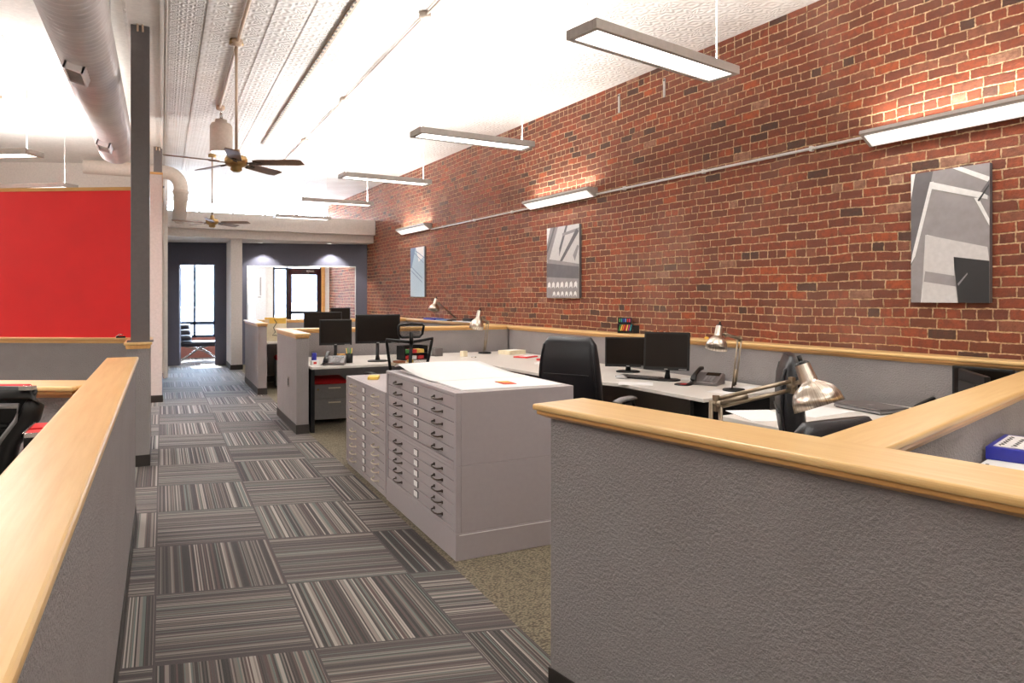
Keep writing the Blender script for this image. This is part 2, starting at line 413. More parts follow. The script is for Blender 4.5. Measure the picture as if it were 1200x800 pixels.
# brick wall, in its own frame: local x runs along the wall, local z is up
ang_b = math.atan2(BR1[1] - BR0[1], BR1[0] - BR0[0])
BL0 = Vector((bx(-3.4), -3.4, 0)); blen = 22.9
o = MB().box(0, blen, -0.2, 0.0, 0, CZ + .05).build('wall_right', 'brick', loc=BL0, rotz=ang_b); struct(o)
def bw(px):                                           # distance along the brick wall and depth at a photo column
    x, y, d = on_line(px, BR0, BR1); return math.hypot(x - BL0.x, y - BL0.y), d
# other room walls
struct(MB().box(XL - .15, XL, YB, 18.0, 0, CZ).build('wall_left', 'white_paint'))
struct(MB().box(XL - .15, 5.6, YB - .15, YB, 0, CZ).build('wall_back', 'white_paint'))
a = atd(-260, 300, 12.4); b = atd(186, 300, 12.9)
ang = math.atan2(b.y - a.y, b.x - a.x)
struct(MB().box(-.4, (b - a).length + .1, 0, .15, 0, CZ).build('wall_far', 'white_paint', loc=(a.x, a.y, 0), rotz=ang))
# tall white wall along the corridor with a wood strip on top
WX0, WX1 = -.36, 0.0
struct(MB().box(WX0, WX1, 11.2, YF, 0, 3.25).build('wall_corridor', 'beige_paint'))
struct(MB().box(WX0 - .01, WX1 + .01, 11.18, 15.1, 3.25, 3.28).build('trim_4', 'maple_edge'))
struct(MB().box(WX0 - .012, WX1 + .012, 11.185, 15.5, 0, .1).build('baseboard_corridor', 'rubber'))
# front wall: dark navy wall with a doorway and an inside window
NW0, NW1 = (0.0, 17.1), (4.22, 15.76)
nang = math.atan2(NW1[1] - NW0[1], NW1[0] - NW0[0])
def nw(px):
    x, y, d = on_line(px, NW0, NW1); return math.hypot(x - NW0[0], y - NW0[1]), d
ZT = 2.70; NT_ = .12
d0, dd0 = nw(210); d1, dd1 = nw(252); w0, wd0 = nw(289.5); w1, wd1 = nw(417); nl = math.hypot(NW1[0], NW1[1] - NW0[1])
dz = 2.21; wz = 2.20; wlow = .86
m = MB()
m.box(0, d0, 0, NT_, 0, ZT); m.box(d0, d1, 0, NT_, dz, ZT); m.box(d1, w0, 0, NT_, 0, ZT)
m.box(w0, w1, 0, NT_, wz, ZT); m.box(w0, w1, 0, NT_, 0, wlow); m.box(w1, nl, 0, NT_, 0, ZT)
struct(m.build('wall_front', 'navy', loc=(NW0[0], NW0[1], 0), rotz=nang))
struct(MB().box(w0, w1, .05, .06, wlow, wz).build('window_1', 'glass', loc=(NW0[0], NW0[1], 0), rotz=nang))
m = MB(); m.box(w0, w0 + .02, -.01, NT_ + .01, wlow, wz); m.box(w1 - .02, w1, -.01, NT_ + .01, wlow, wz); m.box(w0, w1, -.01, NT_ + .01, wz - .02, wz); m.box(w0, w1, -.01, NT_ + .01, wlow, wlow + .02)
struct(m.build('trim_5', 'white_metal', loc=(NW0[0], NW0[1], 0), rotz=nang))
# lobby slab with header beam
struct(MB().box(.0, bx(15.2), 15.32, YF, 2.70, 2.86).build('ceiling_lobby', 'beige_paint'))
struct(MB().box(.0, bx(15.2) - .02, 15.12, 15.34, 2.86, 3.19).build('trim_6', 'beige_paint', bevel=.004))
# white square column in front of the navy wall
struct(MB().box(1.27, 1.49, 15.5, 16.62, 0, 2.70).build('trim_7', 'beige_paint', bevel=.004))
struct(MB().box(1.258, 1.502, 15.488, 16.6, 0, .1).build('baseboard_column', 'rubber'))
# storefront at the street
YS = 19.0
def sx(px): return on_line(px, (0, YS), (1, YS))[0]
def sd(px): return on_line(px, (0, YS), (1, YS))[2]
def sz(px, py): return zat(py, sd(px))
# plaster pieces either side of the shop door, seen through the inside window
struct(MB().box(sx(299), sx(319.5), YS - .05, YS + .1, 0, 3.1).build('wall_storefront', 'white_paint'))
struct(MB().box(sx(377.5), bx(YS), YS - .05, YS + .1, 0, 3.1).build('wall_entry', 'white_paint'))
struct(MB().box(sx(376), sx(380), YS - .09, YS - .05, 0, 2.65).build('trim_8', 'maple_edge'))
struct(MB().box(0, bx(YS), YS, YS + .1, 3.86, CZ).build('wall_above', 'white_paint'))
# large window of the lobby behind the doorway
fr = MB()
x0, x1 = 0.05, sx(299)
for x in (x0, sx(228), sx(251.5), sx(272), x1): fr.box(x - .025, x + .025, YS, YS + .06, .5, 3.1)
zb = sz(230, 378.5)
fr.box(x0, x1, YS, YS + .06, zb - .04, zb + .04); fr.box(x0, x1, YS, YS + .06, 3.05, 3.12); fr.box(x0, x1, YS, YS + .06, .5, .56)
struct(fr.build('window_2', 'dark_glass'))
struct(MB().box(x0, x1, YS + .02, YS + .03, .5, 3.1).build('window_3', 'glass'))
struct(MB().box(x0, x1, YS - .02, YS + .12, 0, .5).build('wall_sill', 'facade2'))
# clerestory over the storefront
fr = MB()
for i in range(6): x = .05 + i * (bx(YS) - .1) / 5; fr.box(x - .03, x + .03, YS, YS + .06, 3.1, 3.86)
struct(fr.build('window_4', 'white_metal'))
# glazed street door with sidelight and transom
dr = thing('storefront_door', 'dark framed glass street door with sidelight, seen through the navy wall window', 'door', (sx(348), YS, 0)); dr['kind'] = 'structure'; dr.name = 'door_1'
def dbox(px0, px1, py0, py1, mb, y0=-.03, y1=.05):
    X0, X1 = sx(px0) - sx(348), sx(px1) - sx(348); mb.box(X0, X1, y0, y1, sz(348, py1), sz(348, py0))
m = MB(); H = 500
dbox(319.5, 321.5, 305, H, m)
m2 = MB(); zt, zb = sz(348, 305), 0
X = lambda p: sx(p) - sx(348)
Z = lambda p: sz(348, p)
m = MB()
for a_, b_ in ((319.5, 321.8), (335.2, 337.4), (374.6, 377.5)): m.box(X(a_), X(b_), -.03, .05, 0, 2.7)
m.box(X(319.5), X(377.5), -.03, .05, Z(316), Z(314)); m.box(X(319.5), X(337), -.03, .05, Z(373.5), Z(371.5)); m.box(X(319.5), X(377), -.03, .05, 2.62, 2.72)
m.build('door_frame', 'black', dr)
m = MB(); m.box(X(337.4), X(341.5), -.05, .03, .02, Z(316)); m.box(X(371.2), X(374.6), -.05, .03, .02, Z(316)); m.box(X(337.4), X(374.6), -.05, .03, Z(321.5), Z(316)); m.box(X(337.4), X(374.6), -.05, .03, Z(367.2), Z(364.5)); m.box(X(337.4), X(374.6), -.05, .03, .02, .25)
leaf = m.build('door_leaf', 'black', dr)
MB().box(X(341.5), X(371.2), -.015, -.005, .25, Z(321.5)).build('door_glass', 'glass', leaf)
MB().box(X(358), X(367), -.12, -.05, Z(318.7), Z(316.5)).box(X(360), X(361), -.1, -.04, Z(320.5), Z(318)).build('door_closer', 'chrome', dr)
MB().box(X(321.8), X(335.2), 0, .01, .1, Z(316)).build('sidelight_glass', 'glass', dr)
# inner white door with a long lever plate
dw = thing('door_2', 'white inner door with lever handle beyond the navy wall window', 'door', (sx(298), YS - .12, 0)); dw['kind'] = 'structure'
wd = sx(311) - sx(298)
MB().box(0, wd, 0, .05, 0, 2.6).build('door_leaf', 'white_metal', dw, bevel=.004)
m = MB(); z1, z2 = sz(305, 325), sz(305, 346); m.box(wd * .45, wd * .56, -.02, 0, z2, z1); m.tube([(wd * .5, -.02, sz(305, 348)), (wd * .5, -.07, sz(305, 348)), (wd * .25, -.07, sz(305, 348))], .012)
m.build('door_handle', 'fix', dw)

# street outside
struct(MB().box(-14, 20, YS + .12, YS + 4, -.08, -.01).build('pavement', 'concrete'))
struct(MB().box(-30, 40, YS + 4, YS + 60, -.14, -.1).build('street', 'asphalt'))
bd = thing('shop_building', 'pale shop building across the street seen through the glass front', 'building', (1.5, 34, -.1))
MB().box(-14, 16, 0, 6, 0, 4.6).build('wall', 'facade', bd); MB().box(-14.2, 16.2, -.3, 6.2, 4.6, 4.9).build('roof', 'facade2', bd)
for i in range(12):
    x = -13 + i * 2.4
    w = MB().box(x, x + 1.5, -.06, .02, 1.1, 3.0).build('window', 'white_metal', bd)
    MB().box(x + .1, x + .7, -.09, -.05, 1.2, 2.9).box(x + .8, x + 1.4, -.09, -.05, 1.2, 2.9).build('pane', 'dark_glass', w)
def car(label, loc, rot):
    t = thing('car', label, 'car', loc, rot)
    prof = [(-2.1, .35), (-2.1, .8), (-1.3, .92), (-.8, 1.4), (.7, 1.42), (1.4, .95), (2.1, .85), (2.15, .35)]
    T = Matrix.Rotation(PI / 2, 4, 'X')
    MB().prism(prof, -.85, .85, T).build('body', 'car_paint', t, bevel=.06)
    MB().prism([(-1.05, .95), (-.72, 1.33), (.62, 1.35), (1.15, .97)], -.87, .87, T).build('window', 'dark_glass', t)
    for x in (-1.35, 1.35):
        for y in (-.8, .8):
            MB().lathe([(0.0, -.1), (.31, -.1), (.33, -.06), (.33, .06), (.31, .1), (0, .1)], Matrix.Translation((x, y, .33)) @ T, 20).build('wheel', 'rubber', t)
car('silver car parked outside, seen through the doorway glass', (-1.0, 27.5, -.1), 0.05)
car('silver car parked outside, seen through the street door glass', (5.5, 28.5, -.1), -0.04)

# ================================================================ LOW CUBICLE DIVIDERS
def divider(label, p0, p1, th=.13, z=1.06, capw=.19, e0=.03, e1=.03, group=None, dz=0.0, base=True):
    p0, p1 = Vector((p0[0], p0[1], 0)), Vector((p1[0], p1[1], 0)); d = p1 - p0; L = d.length
    t = thing('cubicle_divider', label, 'partition', p0, math.atan2(d.y, d.x), group); t['kind'] = 'thing'
    MB().box(0, L, -th / 2, th / 2, .0, z).build('panel', 'paint', t, bevel=.004)
    w = capw / 2; zz = z + dz
    T = Matrix(((0, 0, 1, 0), (1, 0, 0, 0), (0, 1, 0, 0), (0, 0, 0, 1)))
    MB().prism([(-w, zz + .016), (w, zz + .016), (w, zz + .04), (-w, zz + .04)], -e0, L + e1, T).build('cap', 'maple', t, bevel=.009, seg=3)
    u = w - .014; q = min(th / 2 + .004, u)
    MB().prism([(-q, zz - .018), (q, zz - .018), (u, zz + .002), (u, zz + .016), (-u, zz + .016), (-u, zz + .002)], -e0 + .012, L + e1 - .012, T).build('moulding', 'maple_edge', t, bevel=.003)
    if base: MB().box(-.006, L + .006, -th / 2 - .006, th / 2 + .006, 0, .1).build('baseboard', 'rubber', t)
    return t
# nearest divider on the brick side (front face towards the corridor)
A = Vector((1.315, 2.304)); dv = Vector((.1905, -.9817)); nv = Vector((.9817, .1905))
c0 = A + nv * .065; c1 = c0 + dv * 3.3
divider('wide maple capped grey divider nearest the camera on the brick wall side', c0, c1, .13, capw=.265, e0=.03, e1=0)
# cross divider behind it
divider('maple capped cross divider running from the nearest grey divider to the brick wall', (1.69, 1.308), (4.71, 2.232), .12, capw=.185, e0=0, e1=0, dz=-.0015)
# dividers along the brick wall
def brick_div(label, y0, y1, e0=0, e1=0): divider(label, (bx(y0) - .11, y0), (bx(y1) - .11, y1), .11, capw=.20, e0=e0, e1=e1, dz=-.003)
brick_div('grey divider along the brick wall behind the two black desk monitors', 2.36, 8.93)
brick_div('short grey divider along the brick wall beside the blue binder', -1.5, 2.15)
brick_div('far grey divider along the brick wall under the palest canvas', 9.06, 12.86)
brick_div('farthest grey divider along the brick wall, next to the navy wall', 13.0, 15.4)
divider('grey cross divider behind the mesh chair, ending at the brick wall', (1.45, 9.26), (4.408, 8.995), .13, capw=.19, e0=0, e1=0)
divider('second grey cross divider, beyond the mesh chair bay', (1.45, 13.12), (4.184, 12.925), .13, capw=.19, e0=0, e1=0)
P1 = divider('short grey wing divider with outlet, between corridor and phone desk', (1.38, 7.9), (1.38, 9.33), .13, capw=.175, e0=.012, e1=.01)
P2 = divider('farther short grey wing divider at the corridor, before the white column', (1.38, 11.34), (1.38, 13.2), .13, capw=.175, e0=.012, e1=.01)
# near divider on the other side of the corridor
PLX = -.235
divider('long maple capped grey divider nearest the camera beside the red wall bay', (PLX, -.8), (PLX, 5.33), .15, capw=.19, e0=0, e1=.0)
a = atd(-200, 0, 3.27); b = atd(100, 0, 3.27)
divider('maple capped cross divider behind the black chair, in front of the red wall', (a.x, a.y), (b.x - .0, b.y), .13, capw=.25, e0=0, e1=.02, dz=-.002)
# end post divider
divider('stub divider with maple cap carrying the tall charcoal steel post', (-.19, 7.02), (-.19, 7.9), .18, capw=.225, e0=.02, e1=0)
# grey low wall with the red panel
a = atd(-330, 0, 7.25); b = atd(158, 0, 6.98)
rw = Vector((b.x - a.x, b.y - a.y)); ra = math.atan2(rw.y, rw.x)
divider('low grey wall with thin maple cap under the red panel', (a.x, a.y), (b.x, b.y), .13, capw=.16, e0=0, e1=0, dz=.0)
t = thing('red_panel_wall', 'big red painted panel wall standing on the low grey wall', 'wall panel', (a.x, a.y, 1.1), ra)
MB().box(0, rw.length, -.05, .05, 0, 1.455).build('panel', 'red_paint', t); MB().box(-.0, rw.length, -.055, .055, 1.455, 1.49).build('edge_strip', 'maple_edge', t)
# outlet on the wing divider
t = thing('wall_outlet', 'small black and silver outlet plate on the short wing divider by the corridor', 'outlet', (1.315, 8.42, .52))
MB().box(-.008, 0, -.035, .035, -.06, .06).build('plate', 'chrome', t, bevel=.003); MB().box(-.012, -.006, -.018, .018, -.04, .04).build('socket', 'black', t)

# ================================================================ POSTS, DUCTS, CEILING GEAR
def post(label, x, y, s, z0, z1):
    t = thing('steel_post', label, 'post', (x, y, z0))
    MB().box(-s / 2, s / 2, -s / 2, s / 2, 0, z1 - z0).build('shaft', 'steel_paint', t, bevel=.006)
    MB().box(-s / 2 - .03, s / 2 + .03, -s / 2 - .01, s / 2 + .01, 0.0, .012).build('base_plate', 'steel_paint', t)
    m = MB()
    for dx in (-.02, .02): m.tube([(dx, -s / 2 - .012, z1 - z0 - .06), (dx, -s / 2 - .014, z1 - z0), (dx - .01, -s / 2 - .05, z1 - z0 + .045 - .03), (dx - .01, -s / 2 - .3, z1 - z0 + .01)], .009)
    m.build('cable', 'beigemetal', t)
post('tall charcoal steel post beside the red panel', -.174, 7.13, .15, 1.1, CZ - .03)
post('farther charcoal steel post standing on the white corridor wall', -.06, 12.7, .125, 3.28, CZ - .03)

# spiral duct
def spiral(length, R):
    m = MB(); m.smooth = True; n = 40; rs = []; p = .085; k = int(length / p)
    for i in range(k):
        for off, dr in ((0, 0), (.050, 0), (.058, .009), (.072, .009), (.080, 0)):
            y = i * p + off; rs.append([((R + dr) * math.cos(2 * PI * j / n), y + p * j / n * 0, (R + dr) * math.sin(2 * PI * j / n)) for j in range(n)])
    m.rings(rs); return m
t = thing('ceiling_duct', 'large round metal spiral duct running above the red wall bay', 'duct', (-.545, -2.6, 3.49))
spiral(13.4, .205).build('duct_body', 'duct', t)
for y in (6.33, 0.6, 3.5): MB().lathe([(.215, -.05), (.222, -.04), (.222, .04), (.215, .05)], axis_T((0, y, 0), (0, 1, 0)), 40, False).build('collar', 'duct', t)
for y in (1.6, 5.2, 8.4): MB().tube([(-.21, y, 0), (-.21, y, .44)], .006, 6).tube([(.21, y, 0), (.21, y, .44)], .006, 6).build('hanger_strap', 'duct', t)
for px, py in ((103, 79), (138, 167)):
    d = F * (3.33 - EYE) / (HY - py); w = atd(px, py, d)
    r = MB(); ya = w.y + 2.6
    T = Matrix.Translation((-.145, ya, -.135)) @ Matrix.Rotation(math.radians(-43), 4, 'Y')
    T = Matrix.Translation((-.055, ya, -.205)) @ Matrix.Rotation(math.radians(16), 4, 'Y')
    r.box(-.07, .07, -.2, -.18, -.05, .05, T); r.box(-.07, .07, .18, .2, -.05, .05, T); r.box(-.07, -.055, -.2, .2, -.05, .05, T); r.box(.055, .07, -.2, .2, -.05, .05, T)
    rg = r.build('register', 'duct', t)
    f_ = MB()
    for k in range(7): f_.box(-.055, .055, -.17 + k * .053, -.165 + k * .053, -.045, .01, T)
    f_.build('grille', 'fix', rg)
# second duct: elbow over the header
t = thing('ceiling_elbow_duct', 'beige round duct turning down behind the header beam', 'duct', (0, 0, 0))
def arc(c, r, a0, a1, u, v, n=8): return [Vector(c) + Vector(u) * (r * math.cos(a0 + (a1 - a0) * i / n)) + Vector(v) * (r * math.sin(a0 + (a1 - a0) * i / n)) for i in range(n + 1)]
ex, ey = .30, 13.9
pts = [Vector((-1.2, ey, 3.72)), Vector((-.3, ey, 3.72))] + arc((.05, ey, 3.47), .25, PI / 2, 0, (1, 0, 0), (0, 0, 1)) + [Vector((.30, ey, 2.9))]
pts = [p + Vector((0, 1.5 * 0, 0)) for p in pts]
MB().tube(pts[:-1] + [Vector((.30, ey + .0, 3.3)), Vector((.30, ey + .9, 3.05)), Vector((.3, ey + 1.5, 3.05))], .12, 24).build('pipe', 'duct_beige', t)
MB().lathe([(.135, -.03), (.135, .03)], axis_T((.3, ey, 3.38), (0, 0, 1)), 24, True).build('collar', 'duct_beige', t)
MB().box(-.05, .65, ey + 1.32, ey + 1.34, 3.0, 3.1).build('bracket', 'duct_beige', t)

# conduits on the ceiling
def conduit(label, pts, boxes, mat='beigemetal', r=.011):
    t = thing('ceiling_conduit', label, 'conduit', pts[0]); o = Vector(pts[0])
    MB().tube([Vector(p) - o for p in pts], r).build('pipe', mat, t)
    for b in boxes:
        q = Vector(b) - o
        MB().lathe([(.0, .03), (.052, .03), (.055, .0), (.05, -.02), (.02, -.03), (0, -.03)], Matrix.Translation(q), 20).build('junction_box', mat, t)
ZC = CZ - .025
conduit('ceiling conduit feeding the nearer fan and the cylinder pendant', [(.66, YB + .1, ZC), (.64, 5.2, ZC), (.64, 6.5, ZC), (.66, 9.7, ZC)], [(.635, 7.12, CZ - .035), (.67, 9.7, CZ - .03)], 'beigemetal', .016)
conduit('thin white ceiling conduit over the hanging lights near the brick wall', [(2.08, YB + .1, ZC), (2.03, 5.7, ZC), (2.0, 8.6, ZC), (1.94, 13.2, ZC)], [(2.03, 5.73, CZ - .03), (2.0, 8.6, CZ - .03), (1.97, 11.1, CZ - .03)], 'lamp_grey', .011)
t = thing('strut_track', 'dark notched metal track fixed to the pressed tin ceiling', 'ceiling track', (1.43, YB + .1, CZ))
m = MB(); m.box(-.02, .02, 0, 15.0, -.028, -.018); m.box(-.02, -.015, 0, 15.0, -.028, 0); m.box(.015, .02, 0, 15.0, -.028, 0); m.build('channel', 'beigemetal', t)
m = MB()
for i in range(150): m.box(-.026, .0, i * .1, i * .1 + .045, -.032, -.0285)
m.build('notch_strip', 'dark_metal', t)['kind'] = 'stuff'
t = thing('ceiling_conduit', 'thin pipe on the smooth ceiling over the red wall bay', 'conduit', (-1.79, -1, ZC)); MB().tube([(0, 0, 0), (0, 11.4, 0)], .011).build('pipe', 'beigemetal', t)
MB().lathe([(.0, .02), (.05, .02), (.05, -.01), (0, -.02)], Matrix.Translation((0, 11.4, 0)), 16).build('junction_box', 'beigemetal', t)

# pendant cylinder lamp
def P_(px, py, d): return atd(px, py, d)
lx, ly = .68, 9.72
t = thing('pendant_lamp', 'taupe cylinder pendant lamp hanging above the nearer ceiling fan', 'lamp', (lx, ly, 3.36))
MB().lathe([(.125, 0), (.135, .0), (.137, .02), (.137, .33), (.12, .365), (.075, .375), (.07, .42), (0, .42)], None, 32).build('lamp_shade', 'lamp_grey', t)
MB().lathe([(0, -.004), (.124, -.004), (.124, .004), (0, .004)], None, 32).build('lens', 'glow_soft', t)
MB().tube([(0, 0, .42), (0, 0, .5)], .02).tube([(0, 0, .5), (0, 0, CZ - 3.36 - .03)], .01).build('hanger', 'chrome', t)
# ceiling fans
def fan(label, x, y, zh, rot):
    t = thing('ceiling_fan', label, 'ceiling fan', (x, y, zh), rot)
    MB().tube([(0, 0, .1), (0, 0, CZ - zh - .02)], .013).build('downrod', 'beigemetal', t)
    MB().lathe([(0, .0), (.06, 0), (.065, -.05), (.02, -.055), (0, -.055)], Matrix.Translation((0, 0, CZ - zh)), 20).build('canopy', 'brass', t)
    MB().lathe([(0, .13), (.03, .12), (.035, .07), (.09, .06), (.105, .03), (.105, -.01), (.08, -.035), (.05, -.045), (.055, -.07), (.03, -.09), (0, -.09)], None, 28).build('motor', 'brass', t)
    for k in range(5):
        a = 2 * PI * k / 5; T = Matrix.Rotation(a, 4, 'Z') @ Matrix.Translation((0, 0, .0)) @ Matrix.Rotation(math.radians(-13), 4, 'X')
        MB().prism([(.16, -.045), (.2, -.062), (.56, -.07), (.63, -.055), (.64, .055), (.56, .07), (.2, .062), (.16, .045)], -.004, .004, T).build('blade', 'wood_blade', t, bevel=.002)
        MB().box(.08, .24, -.018, .018, -.012, -.004, T).prism([(.18, -.04), (.25, 0), (.18, .04)], -.011, -.005, T).build('blade_bracket', 'dark_metal', t)
    return t
def camaz(a): return math.radians(a) - YAW            # an angle seen from the camera's frame, turned into the room's
fan('nearer ceiling fan with brass motor and walnut blades below the tin ceiling', .633, 7.137, 2.78, camaz(0))
fan('farther ceiling fan in front of the beige header beam', .77, 13.05, 2.78, camaz(0))

# hanging linear lights
def linear_light(label, p_left, p_right, power_up, power_dn, cords=(.06, .94)):
    """p_left / p_right: lower corners of the fixture's near long edge"""
    p, q = Vector(p_left), Vector(p_right); L = (q - p).length; a = math.atan2(q.y - p.y, q.x - p.x)
    t = thing('hanging_light', label, 'light fixture', (p.x, p.y, 2.95), a, 'hanging linear lights')
    W = .245; m = MB()
    m.box(0, L, 0, .03, 0, .055); m.box(0, L, W - .03, W, 0, .055); m.box(0, .035, .03, W - .03, 0, .055); m.box(L - .035, L, .03, W - .03, 0, .055)
    m.build('housing', 'fix', t, bevel=.003)
    MB().box(.035, L - .035, .03, W - .03, .006, .014).build('diffuser', 'glow', t)
    m = MB()
    m.tube([(L * cords[0], W / 2, .05), (L * cords[0] - .03, W / 2, .15), (L * cords[0] + .05, W / 2, .5), (L * cords[0] + .06, W / 2, CZ - 2.97)], .004, 6)
    m.build('cord', 'white_metal', t)
    MB().tube([(L * cords[1], W / 2, .05), (L * cords[1], W / 2, CZ - 2.95)], .004, 6).build('suspension_rod', 'white_metal', t)
    for s_, pw, zz in ((1, power_up, .06), (-1, power_dn, -.005)):
        l = bpy.data.lights.new('fixture_or_fill_light', 'AREA'); l.shape = 'RECTANGLE'; l.size = L * .9; l.size_y = W * .7; l.energy = pw; l.color = (1.0, .975, .945)
        o = bpy.data.objects.new('fixture_or_fill_light', l); COL.objects.link(o); o.parent = t; o.location = (L / 2, W / 2, zz)
        if s_ > 0: o.rotation_euler.x = PI
    return t
UP, DN = 60, 16
Zl = 2.95
linear_light('hanging linear light nearest the camera, in front of the upper brick wall', at(699, 32, Zl), at(867, 87, Zl), UP, DN)
linear_light('second hanging linear light along the brick wall, counted from the camera', at(492.5, 155, Zl), at(627, 172, Zl), UP, DN)
linear_light('third hanging linear light from the camera, beyond a thin long cord', at(403.3, 206, Zl), at(506.5, 215.3, Zl), UP, DN)
linear_light('fourth hanging linear light, above the end of the header beam', at(354, 235, Zl), at(438, 240.3, Zl), UP, DN)
linear_light('farthest hanging linear light, in front of the beige header beam', at(323, 253.8, Zl), at(388, 257.3, Zl), UP, DN)
linear_light('hanging linear light cut by the picture edge over the red wall bay', at(-125, 183, Zl), at(30, 179.5, Zl), UP, 48)
linear_light('lower looking hanging linear light just above the red panel', at(-50, 222, Zl), at(75, 218.5, Zl), UP, 40)
# added unseen fill lights, no fixtures modelled, behind the camera and over side bays
for i, (x, y, dn) in enumerate(((2.9, 1.0, DN), (2.7, -1.6, DN), (-2.4, 3.6, 92), (-3.6, 9.6, 110), (-2.6, -.6, 12), (.4, -1.9, DN))):
    for pw, rx, z in ((UP, PI, 3.02), (dn, 0, 2.94)):
        l = bpy.data.lights.new('fixture_or_fill_light', 'AREA'); l.shape = 'RECTANGLE'; l.size = 1.1; l.size_y = .2; l.energy = pw; l.color = (1.0, .975, .945)
        o = bpy.data.objects.new('fixture_or_fill_light', l); COL.objects.link(o); o.location = (x, y, z); o.rotation_euler = (rx, 0, 0)

# wall lights and conduit on the brick wall; everything is built in the wall's frame (x along, +y into the room)
def wall_thing(name, label, cat, x, z, group=None):
    p = BL0 + Vector((math.cos(ang_b), math.sin(ang_b), 0)) * x
    return thing(name, label, cat, (p.x, p.y, z), ang_b, group)
def wl(label, pxl, pyl, pxr, pyr, glow=17):
    xa, da = bw(pxl); xb, db = bw(pxr)                # far end (left in the picture) and near end
    z = (zat(pyl, da) + zat(pyr, db)) / 2
    t = wall_thing('wall_light', label, 'wall light', xb, z, 'linear lights on the brick wall'); L = xa - xb
    T = Matrix(((0, 0, 1, 0), (1, 0, 0, 0), (0, 1, 0, 0), (0, 0, 0, 1)))
    prof = [(.0, -.035), (.035, -.05), (.17, .035), (.165, .06), (.15, .06), (.15, .045), (.045, -.02), (0.0, -.01)]
    MB().prism(prof, 0.0, L, T).build('housing', 'fix', t)
    MB().prism([(0, -.035), (.035, -.05), (.17, .035), (.165, .06), (0, .06)], -.012, 0, T).prism([(0, -.035), (.035, -.05), (.17, .035), (.165, .06), (0, .06)], L, L + .012, T).build('end_cap', 'fix', t, bevel=.003)
    MB().prism([(.050, -.0485), (.150, .0145), (.145, .0205), (.045, -.0425)], .02, L - .02, T).build('diffuser', 'glow_wall', t)
    l = bpy.data.lights.new('fixture_or_fill_light', 'AREA'); l.shape = 'RECTANGLE'; l.size = L * .95; l.size_y = .09; l.energy = glow; l.color = (1.0, .95, .88)
    o = bpy.data.objects.new('fixture_or_fill_light', l); COL.objects.link(o); o.parent = t; o.location = (L / 2, .10, .064); o.rotation_euler = (PI - .3, 0, 0)
    l = bpy.data.lights.new('fixture_or_fill_light', 'AREA'); l.shape = 'RECTANGLE'; l.size = L * .95; l.size_y = .09; l.energy = glow * .35; l.color = (1.0, .975, .945)
    o = bpy.data.objects.new('fixture_or_fill_light', l); COL.objects.link(o); o.parent = t; o.location = (L / 2, .12, -.035); o.rotation_euler = (math.radians(32), 0, 0)
    return xa, xb, z
s1 = wl('nearest linear wall light, above the large black and grey canvas', 1024, 163, 1240, 124)
s2 = wl('middle linear wall light on the brick, above the tall grey canvas', 624, 240.5, 700, 227.5)
s3 = wl('farthest small looking linear wall light on the brick wall', 473, 271.5, 506, 266.5)
def wcond(label, xa, xb, z):
    t = wall_thing('wall_conduit', label, 'conduit', min(xa, xb), z); L = abs(xa - xb)
    MB().tube([(0, .02, 0), (L, .02, 0)], .012).build('pipe', 'white_metal', t)
    for k in (.15, .5, .85): MB().box(L * k - .012, L * k + .012, 0, .036, -.02, .02).build('clip', 'white_metal', t)
wcond('white conduit on the brick between the nearest and middle wall lights', s1[0] + .012, s2[1] - .012, 2.735)
wcond('white conduit on the brick between the middle and farthest wall lights', s2[0] + .012, s3[1] - .012, 2.735)
for lab, px, py0, py1 in (('rusty strap high on the brick wall, nearer the hanging light', 779, 92, 114), ('rusty strap high on the brick wall, farther from the hanging light', 726, 110, 132)):
    x, d = bw(px); t = wall_thing('wall_strap', lab, 'metal strap', x, zat(py1, d)); h = (py1 - py0) * d / F
    MB().box(-.015, .015, 0, .012, 0, h).build('strap', 'fix', t, bevel=.002); MB().lathe([(0, 0), (.01, 0), (.008, .006), (0, .007)], axis_T((0, .012, h * .9), (0, 1, 0)), 10).build('bolt', 'dark_metal', t)

# canvases
def canvas(label, px0, px1, py0, py1, pyb, shapes):
    """shapes in 0..1 picture coordinates (u to the right in the photo, v down), each (material index, polygon)"""
    x1, d1 = bw(px1); x0, d0 = bw(px0); ztop = (zat(py0, d0) + zat(py1, d1)) / 2; zbot = zat(pyb, (d0 + d1) / 2)
    W, Hh = x0 - x1, ztop - zbot
    t = wall_thing('canvas_print', label, 'wall art', x1, zbot)
    MB().box(0, W, .0, .035, 0, Hh).build('stretcher', 'g3', t)
    m = MB()
    for k, (mi, poly) in enumerate(shapes):
        m.mat(mi); y = .0355 + k * .0004
        kk = m.add([(W * (1 - u), y, Hh * (1 - v)) for u, v in poly]); m.face([kk + i for i in range(len(poly))])
    m.build('print', ['g1', 'g2', 'g3', 'g4', 'gw', 'gb', 'gb2'], t)
FULL = [(0, 0), (1, 0), (1, 1), (0, 1)]
